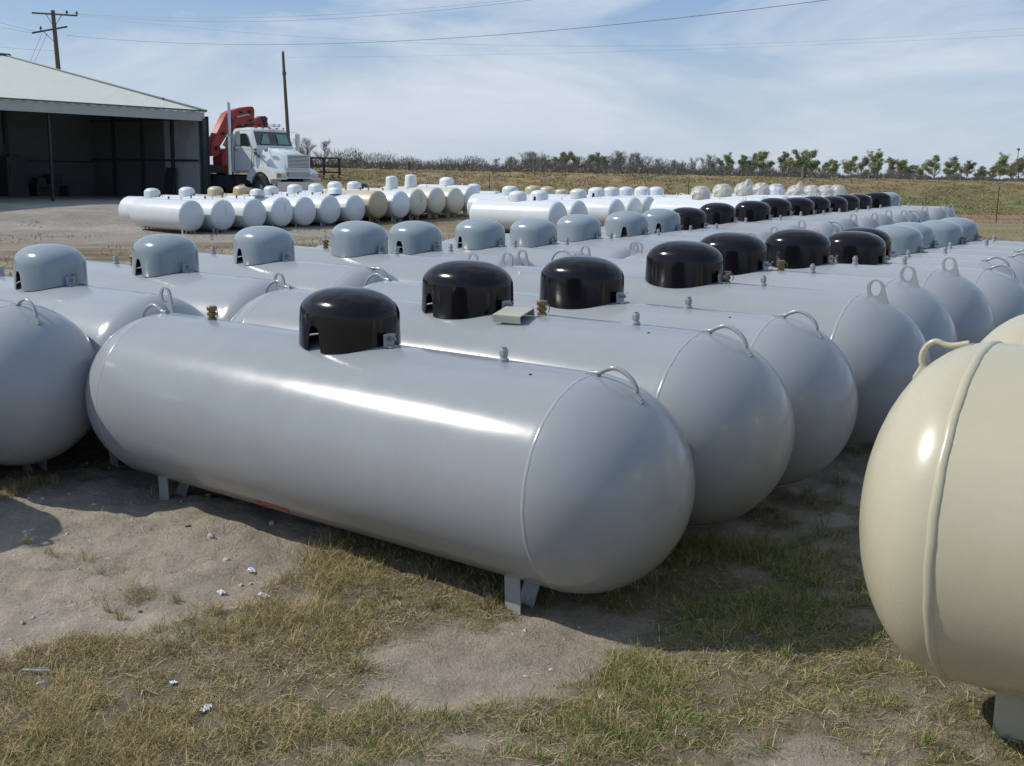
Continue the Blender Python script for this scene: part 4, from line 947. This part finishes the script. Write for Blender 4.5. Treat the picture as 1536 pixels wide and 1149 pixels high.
for i, (px, pt, kd, w) in enumerate(TB):
    lb = (f"bare grey tree in the middle, {ORD[i]} tree right of the low brush" if i < 21 else f"thin bare tree just left of the wrapped hoods, {ORD[i-21]} of its group")
    if kd == 'half': lb = lb.replace('bare grey', 'faintly green').replace('thin bare', 'faintly green')
    tree(px, pt, kd, w, i+1, 220+(i*29 % 25), lb, 'bare trees in the middle of the horizon')
for i, (px, pt, w, lb) in enumerate([(456, 207, .8, 'bare tree standing behind the truck mirror, left of two'), (484, 210, .8, 'bare leaning tree standing above the steel rack right of the truck'), (153*2, 214, .9, 'bare tree showing between shed corner and red crane')]):
    tree(px, pt, 'bare', w, i, 95, lb, 'bare trees behind the truck')
# dense brush band along the horizon
def brush():
    vs = []; fs = []; cs = []
    def rad(x): return 0
    hts = [(440, 238), (495, 236), (505, 231), (530, 228), (545, 229), (560, 234), (578, 238), (600, 243), (640, 243), (700, 243), (760, 245), (830, 243), (880, 242), (960, 246), (1040, 249), (1100, 251), (1180, 254), (1240, 260), (1300, 263), (1420, 267), (1560, 270)]
    rr = np.random.default_rng(5); Y = 0
    for k in range(52000):
        px = 430+1150*rr.random()**1.25; tp = np.interp(px, [a for a, _ in hts], [b for _, b in hts])+9*(float(fbm(px, 1., .06, 3, 4))-.5)*2-2
        Yd = rr.uniform(150, 200) if px > 600 else rr.uniform(95, 120)
        bz = 1.4; T = at(px, tp, Yd); P = at(px, 262, Yd); hgt = max(.1, T.z-bz)*rr.uniform(.75, 1.08)
        z = bz+hgt*rr.random()**.8; up = z > bz+hgt*.6
        L = (rr.uniform(.1, .36) if up else rr.uniform(.15, .4))*Yd/170; w = (rr.uniform(.012, .03) if up else rr.uniform(.06, .2))*Yd/170
        a = rr.uniform(-.5, .5); c = np.array([P.x+rr.normal(0, .3), Yd, z]); d = np.array([math.sin(a), rr.uniform(-.3, .3), math.cos(a)])*L; s = np.array([math.cos(a), rr.uniform(-.6, .6), -math.sin(a)])*w
        n = len(vs); vs += [tuple(c-s), tuple(c+s), tuple(c+d+s*.3), tuple(c+d-s*.3)]; fs.append((n, n+1, n+2, n+3))
        cc = [(.20, .17, .145), (.17, .155, .13), (.23, .195, .155), (.16, .165, .11)][int(rr.integers(4))]; v = rr.uniform(.7, 1.2); cs += [(cc[0]*v, cc[1]*v, cc[2]*v, 1)]*4
    me = bpy.data.meshes.new('brush'); me.from_pydata(vs, [], fs); me.materials.append(M['leaf'])
    ca = me.color_attributes.new('Col', 'FLOAT_COLOR', 'POINT'); ca.data.foreach_set('color', np.array(cs, np.float32).ravel())
    tag(link('brush', me), 'dense bare brush along the horizon behind the bank', kind='stuff')
brush()

# ------------------------------------------------------------------ stones and litter
def rock(px, py, s, m, label, flat=.6, cat='stone', grp=None, seed=0):
    P = ground_at(px, py); b = MB(); rr = random.Random(seed+int(px)); vs = []; n, mm = 12, 8
    for i in range(mm+1):
        ph = -PI/2+PI*i/mm
        for k in range(n):
            th = 2*PI*k/n; d = Vector((math.cos(ph)*math.cos(th), math.cos(ph)*math.sin(th), math.sin(ph)))
            r = s*(1+.35*noise.noise(d*1.6+Vector((px, py, 0)))+.15*noise.noise(d*4+Vector((px, 0, 0)))); vs.append((d.x*r, d.y*r*.8, d.z*r*flat))
    fs = [(i*n+k, i*n+(k+1) % n, (i+1)*n+(k+1) % n, (i+1)*n+k) for i in range(mm) for k in range(n)]
    b.add(vs, fs); o = b.mesh('stone', M[m], angle=28); oo = link('stone', o); oo.location = (P.x, P.y, zg(P.x, P.y)+s*flat*.4); oo.rotation_euler = (0, 0, rr.uniform(0, 6)); tag(oo, label, cat, grp)
GS = 'loose stones on the dirt'
rock(317, 808, .022, 'stone', 'pale stone with a dark side on bare dirt, right of the left leg', .8, grp=GS)
rock(340, 835, .020, 'stone', 'rounded tan stone right of the pale stone on bare dirt', .7, grp=GS)
rock(66, 1028, .024, 'stone', 'whitish stone in the grass at the lower left', .7, grp=GS)
rock(408, 786, .022, 'stone', 'dull stone in shadow just under the red mark of the nearest tank', .7, grp=GS)
rock(282, 789, .016, 'dstone', 'dark flat stone between left leg and pale stone', .4, grp=GS)
rock(312, 747, .016, 'stone', 'stone in the shade under the nearest tank near its left leg', .6, grp=GS)
rock(64, 752, .016, 'stone', 'small stone in the round shadow at the left edge', .6, grp=GS)
rock(142, 760, .018, 'stone', 'flat pale stone at the tip of the round shadow', .3, grp=GS)
rock(105, 743, .012, 'stone', 'tiny pale stone on the rim of the round shadow', .4, grp=GS)
rock(1050, 932, .018, 'stone', 'pale stone at the shadow edge right of the nearest tank', .6, grp=GS)
rock(362, 876, .012, 'stone', 'small pale stone left of the crumpled white paper', .6, grp=GS)
rock(376, 873, .012, 'stone', 'small pale stone above the crumpled white paper', .6, grp=GS)
rock(475, 948, .018, 'dstone', 'dark clod in the dry grass below the nearest tank', .5, grp=GS)
rock(210, 914, .012, 'dstone', 'bluish grey pebble beside the left grass patch', .5, grp=GS)
def litter(px, py, s, label, m='paper', seed=1):
    P = ground_at(px, py); rr = random.Random(seed); n = 6; vs = []; b = MB()
    for i in range(n+1):
        for k in range(n+1):
            u, v = i/n-.5, k/n-.5; vs.append((u*s*(1-.4*abs(v))+rr.uniform(-.1, .1)*s, v*s*.7+rr.uniform(-.1, .1)*s, s*.22*noise.noise(Vector((u*5+px, v*5, seed)))+rr.uniform(0, .14)*s+s*.15))
    off = len(vs); vs += [(v[0], v[1], v[2]-.0015) for v in vs]
    fs = []
    for i in range(n):
        for k in range(n): a = i*(n+1)+k; q = (a, a+1, a+n+2, a+n+1); fs += [q, tuple(off+j for j in q[::-1])]
    b.add(vs, fs); o = b.build('paper_scrap', M[m], angle=20, recalc=False); o.location = (P.x, P.y, zg(P.x, P.y)+.003); o.rotation_euler = (rr.uniform(-.3, .3), rr.uniform(-.3, .3), rr.uniform(0, 6)); tag(o, label, 'litter', 'paper litter')
litter(395, 897, .055, 'crumpled white paper scrap where bare dirt meets the dry grass', seed=2)
litter(376, 852, .045, 'crumpled white scrap above the larger crumpled paper', seed=3)
litter(332, 890, .035, 'small white scrap left of the crumpled paper', seed=4)
litter(310, 1064, .045, 'narrow white scrap in the grass at lower left', seed=5)
litter(259, 1027, .03, 'dull white scrap in the grass right of the whitish stone', seed=6)
litter(900, 1051, .035, 'small shiny scrap in the grass at the bottom middle', seed=7)
litter(567, 1101, .035, 'grey scrap on bare dirt at the bottom left of middle', 'steel', seed=8)
P = ground_at(55, 1013); b = MB(); b.box((0, 0, .012), (.10, .012, .004), ry=.05); b.box((.0, .006, .014), (.095, .003, .008)); thing1(b, 'plastic_strip', M['plasticstrip'], (P.x, P.y, zg(P.x, P.y)+.004), .12, 'dull white plastic strip lying in the grass at the left edge', 'litter')
def pebbles():
    b = MB(); n = 9000; xs = rng.uniform(-3.8, 2.8, n); ys = 3.4+5*rng.random(n)**1.2; k = (cover(xs, ys) < .4) & (fbm(xs, ys, 1.2, 3, 55)+.25*(xs < -1.6) > .5+.12*rng.random(n)); xs, ys = xs[k], ys[k]; zs = gsurf(xs, ys)
    for x, y, z in zip(xs, ys, zs):
        s = rng.uniform(.002, .006)*(2.8 if rng.random() < .07 else 1); q = rng.uniform(.6, 1.3, 6)*s; a = rng.uniform(0, 3); c, d = math.cos(a), math.sin(a)
        P = [(q[0], 0, 0), (0, q[1], 0), (-q[2], 0, 0), (0, -q[3], 0), (0, 0, q[4]*.7), (0, 0, -q[5]*.4)]
        b.add([(x+c*p[0]-d*p[1], y+d*p[0]+c*p[1], z+p[2]) for p in P], [(0, 1, 4), (1, 2, 4), (2, 3, 4), (3, 0, 4), (1, 0, 5), (2, 1, 5), (3, 2, 5), (0, 3, 5)])
    me = bpy.data.meshes.new('gravel'); me.from_pydata(b.v, [], b.f); me.materials.append(M['stone']); tag(link('gravel', me), 'small loose pebbles scattered over the bare dirt', kind='stuff')
pebbles()

# ------------------------------------------------------------------ light and sky
SAZ, SEL = R_(-84), R_(40)
sd = Vector((math.sin(SAZ)*math.cos(SEL), math.cos(SAZ)*math.cos(SEL), math.sin(SEL)))
L = bpy.data.lights.new('sun', 'SUN'); L.energy = 3.6; L.angle = R_(.53); L.color = (1, .95, .87)
so = bpy.data.objects.new('sun', L); COL.objects.link(so); so.rotation_euler = sd.to_track_quat('Z', 'Y').to_euler(); so.location = sd*50
W = bpy.data.worlds.new('World'); S.world = W; W.use_nodes = True; nt = W.node_tree; bg = nt.nodes['Background']
sky = nt.nodes.new('ShaderNodeTexSky'); sky.sky_type = 'NISHITA'; sky.sun_disc = False; sky.sun_elevation = SEL; sky.sun_rotation = SAZ
sky.air_density = 1.0; sky.dust_density = .5; sky.ozone_density = 2.5; sky.altitude = 300
tc = nt.nodes.new('ShaderNodeTexCoord'); sp = nt.nodes.new('ShaderNodeSeparateXYZ'); nt.links.new(tc.outputs['Generated'], sp.inputs[0])
def mth(op, a, b_=None):
    n = nt.nodes.new('ShaderNodeMath'); n.operation = op
    for i, v in enumerate((a, b_)):
        if v is None: continue
        if isinstance(v, (int, float)): n.inputs[i].default_value = v
        else: nt.links.new(v, n.inputs[i])
    return n.outputs[0]
zz = mth('ADD', mth('MAXIMUM', sp.outputs[2], 0.), .10)
cb = nt.nodes.new('ShaderNodeCombineXYZ'); nt.links.new(mth('DIVIDE', sp.outputs[0], zz), cb.inputs[0]); nt.links.new(mth('DIVIDE', sp.outputs[1], zz), cb.inputs[1])
mp = nt.nodes.new('ShaderNodeMapping'); mp.inputs['Rotation'].default_value = (0, .12, 0); mp.inputs['Scale'].default_value = (1., 1., 3.6); mp.inputs['Location'].default_value = (.35, .2, .55); nt.links.new(tc.outputs['Generated'], mp.inputs[0])
c1 = noi(nt, 3.3, 8, .55, vec=mp.outputs[0], dist=.5); c2 = noi(nt, 13, 7, .62, vec=mp.outputs[0], dist=.8)
cm = mth('MULTIPLY', ramp(nt, c1.outputs[0], [(.40, 0.), (.62, 1.)]), mth('ADD', mth('MULTIPLY', c2.outputs[0], .7), .5))
cm = mth('MULTIPLY', cm, .95)
hz_ = ramp(nt, sp.outputs[2], [(0., .85), (.06, .6), (.14, .1)])
cl = mth('MINIMUM', mth('MULTIPLY', cm, ramp(nt, sp.outputs[2], [(0., .2), (.04, .6), (.10, 1.)])), .95)
cl = mth('MULTIPLY', cl, ramp(nt, mth('ADD', mth('MULTIPLY', sp.outputs[1], .5), .5), [(.25, .22), (.75, 1.)]))
base_ = mixc(nt, hz_, mixc(nt, .5, sky.outputs[0], (2.7, 4.7, 8.3)), (5.7, 6.6, 7.6))
col = mixc(nt, cl, base_, (8.0, 8.4, 9.0))
nt.links.new(col, bg.inputs['Color']); bg.inputs['Strength'].default_value = .095

# ------------------------------------------------------------------ camera
cd = bpy.data.cameras.new('camera'); cam = bpy.data.objects.new('camera', cd); COL.objects.link(cam); S.camera = cam
R0 = Vector((1, 0, 0)); U0 = Vector((0, math.sin(PIT), math.cos(PIT))); B0 = Vector((0, -math.cos(PIT), math.sin(PIT)))
c, s = math.cos(ROLL), math.sin(ROLL); Rv = c*R0+s*U0; Uv = -s*R0+c*U0
mw = Matrix(((Rv.x, Uv.x, B0.x, 0), (Rv.y, Uv.y, B0.y, 0), (Rv.z, Uv.z, B0.z, H), (0, 0, 0, 1)))
cam.matrix_world = mw; cd.sensor_width = 36; cd.lens = F/1536*36; cd.clip_end = 5000; cd.clip_start = .05
S.view_settings.view_transform = 'Standard'; S.view_settings.look = 'None'; S.view_settings.exposure = 0; S.view_settings.gamma = 1
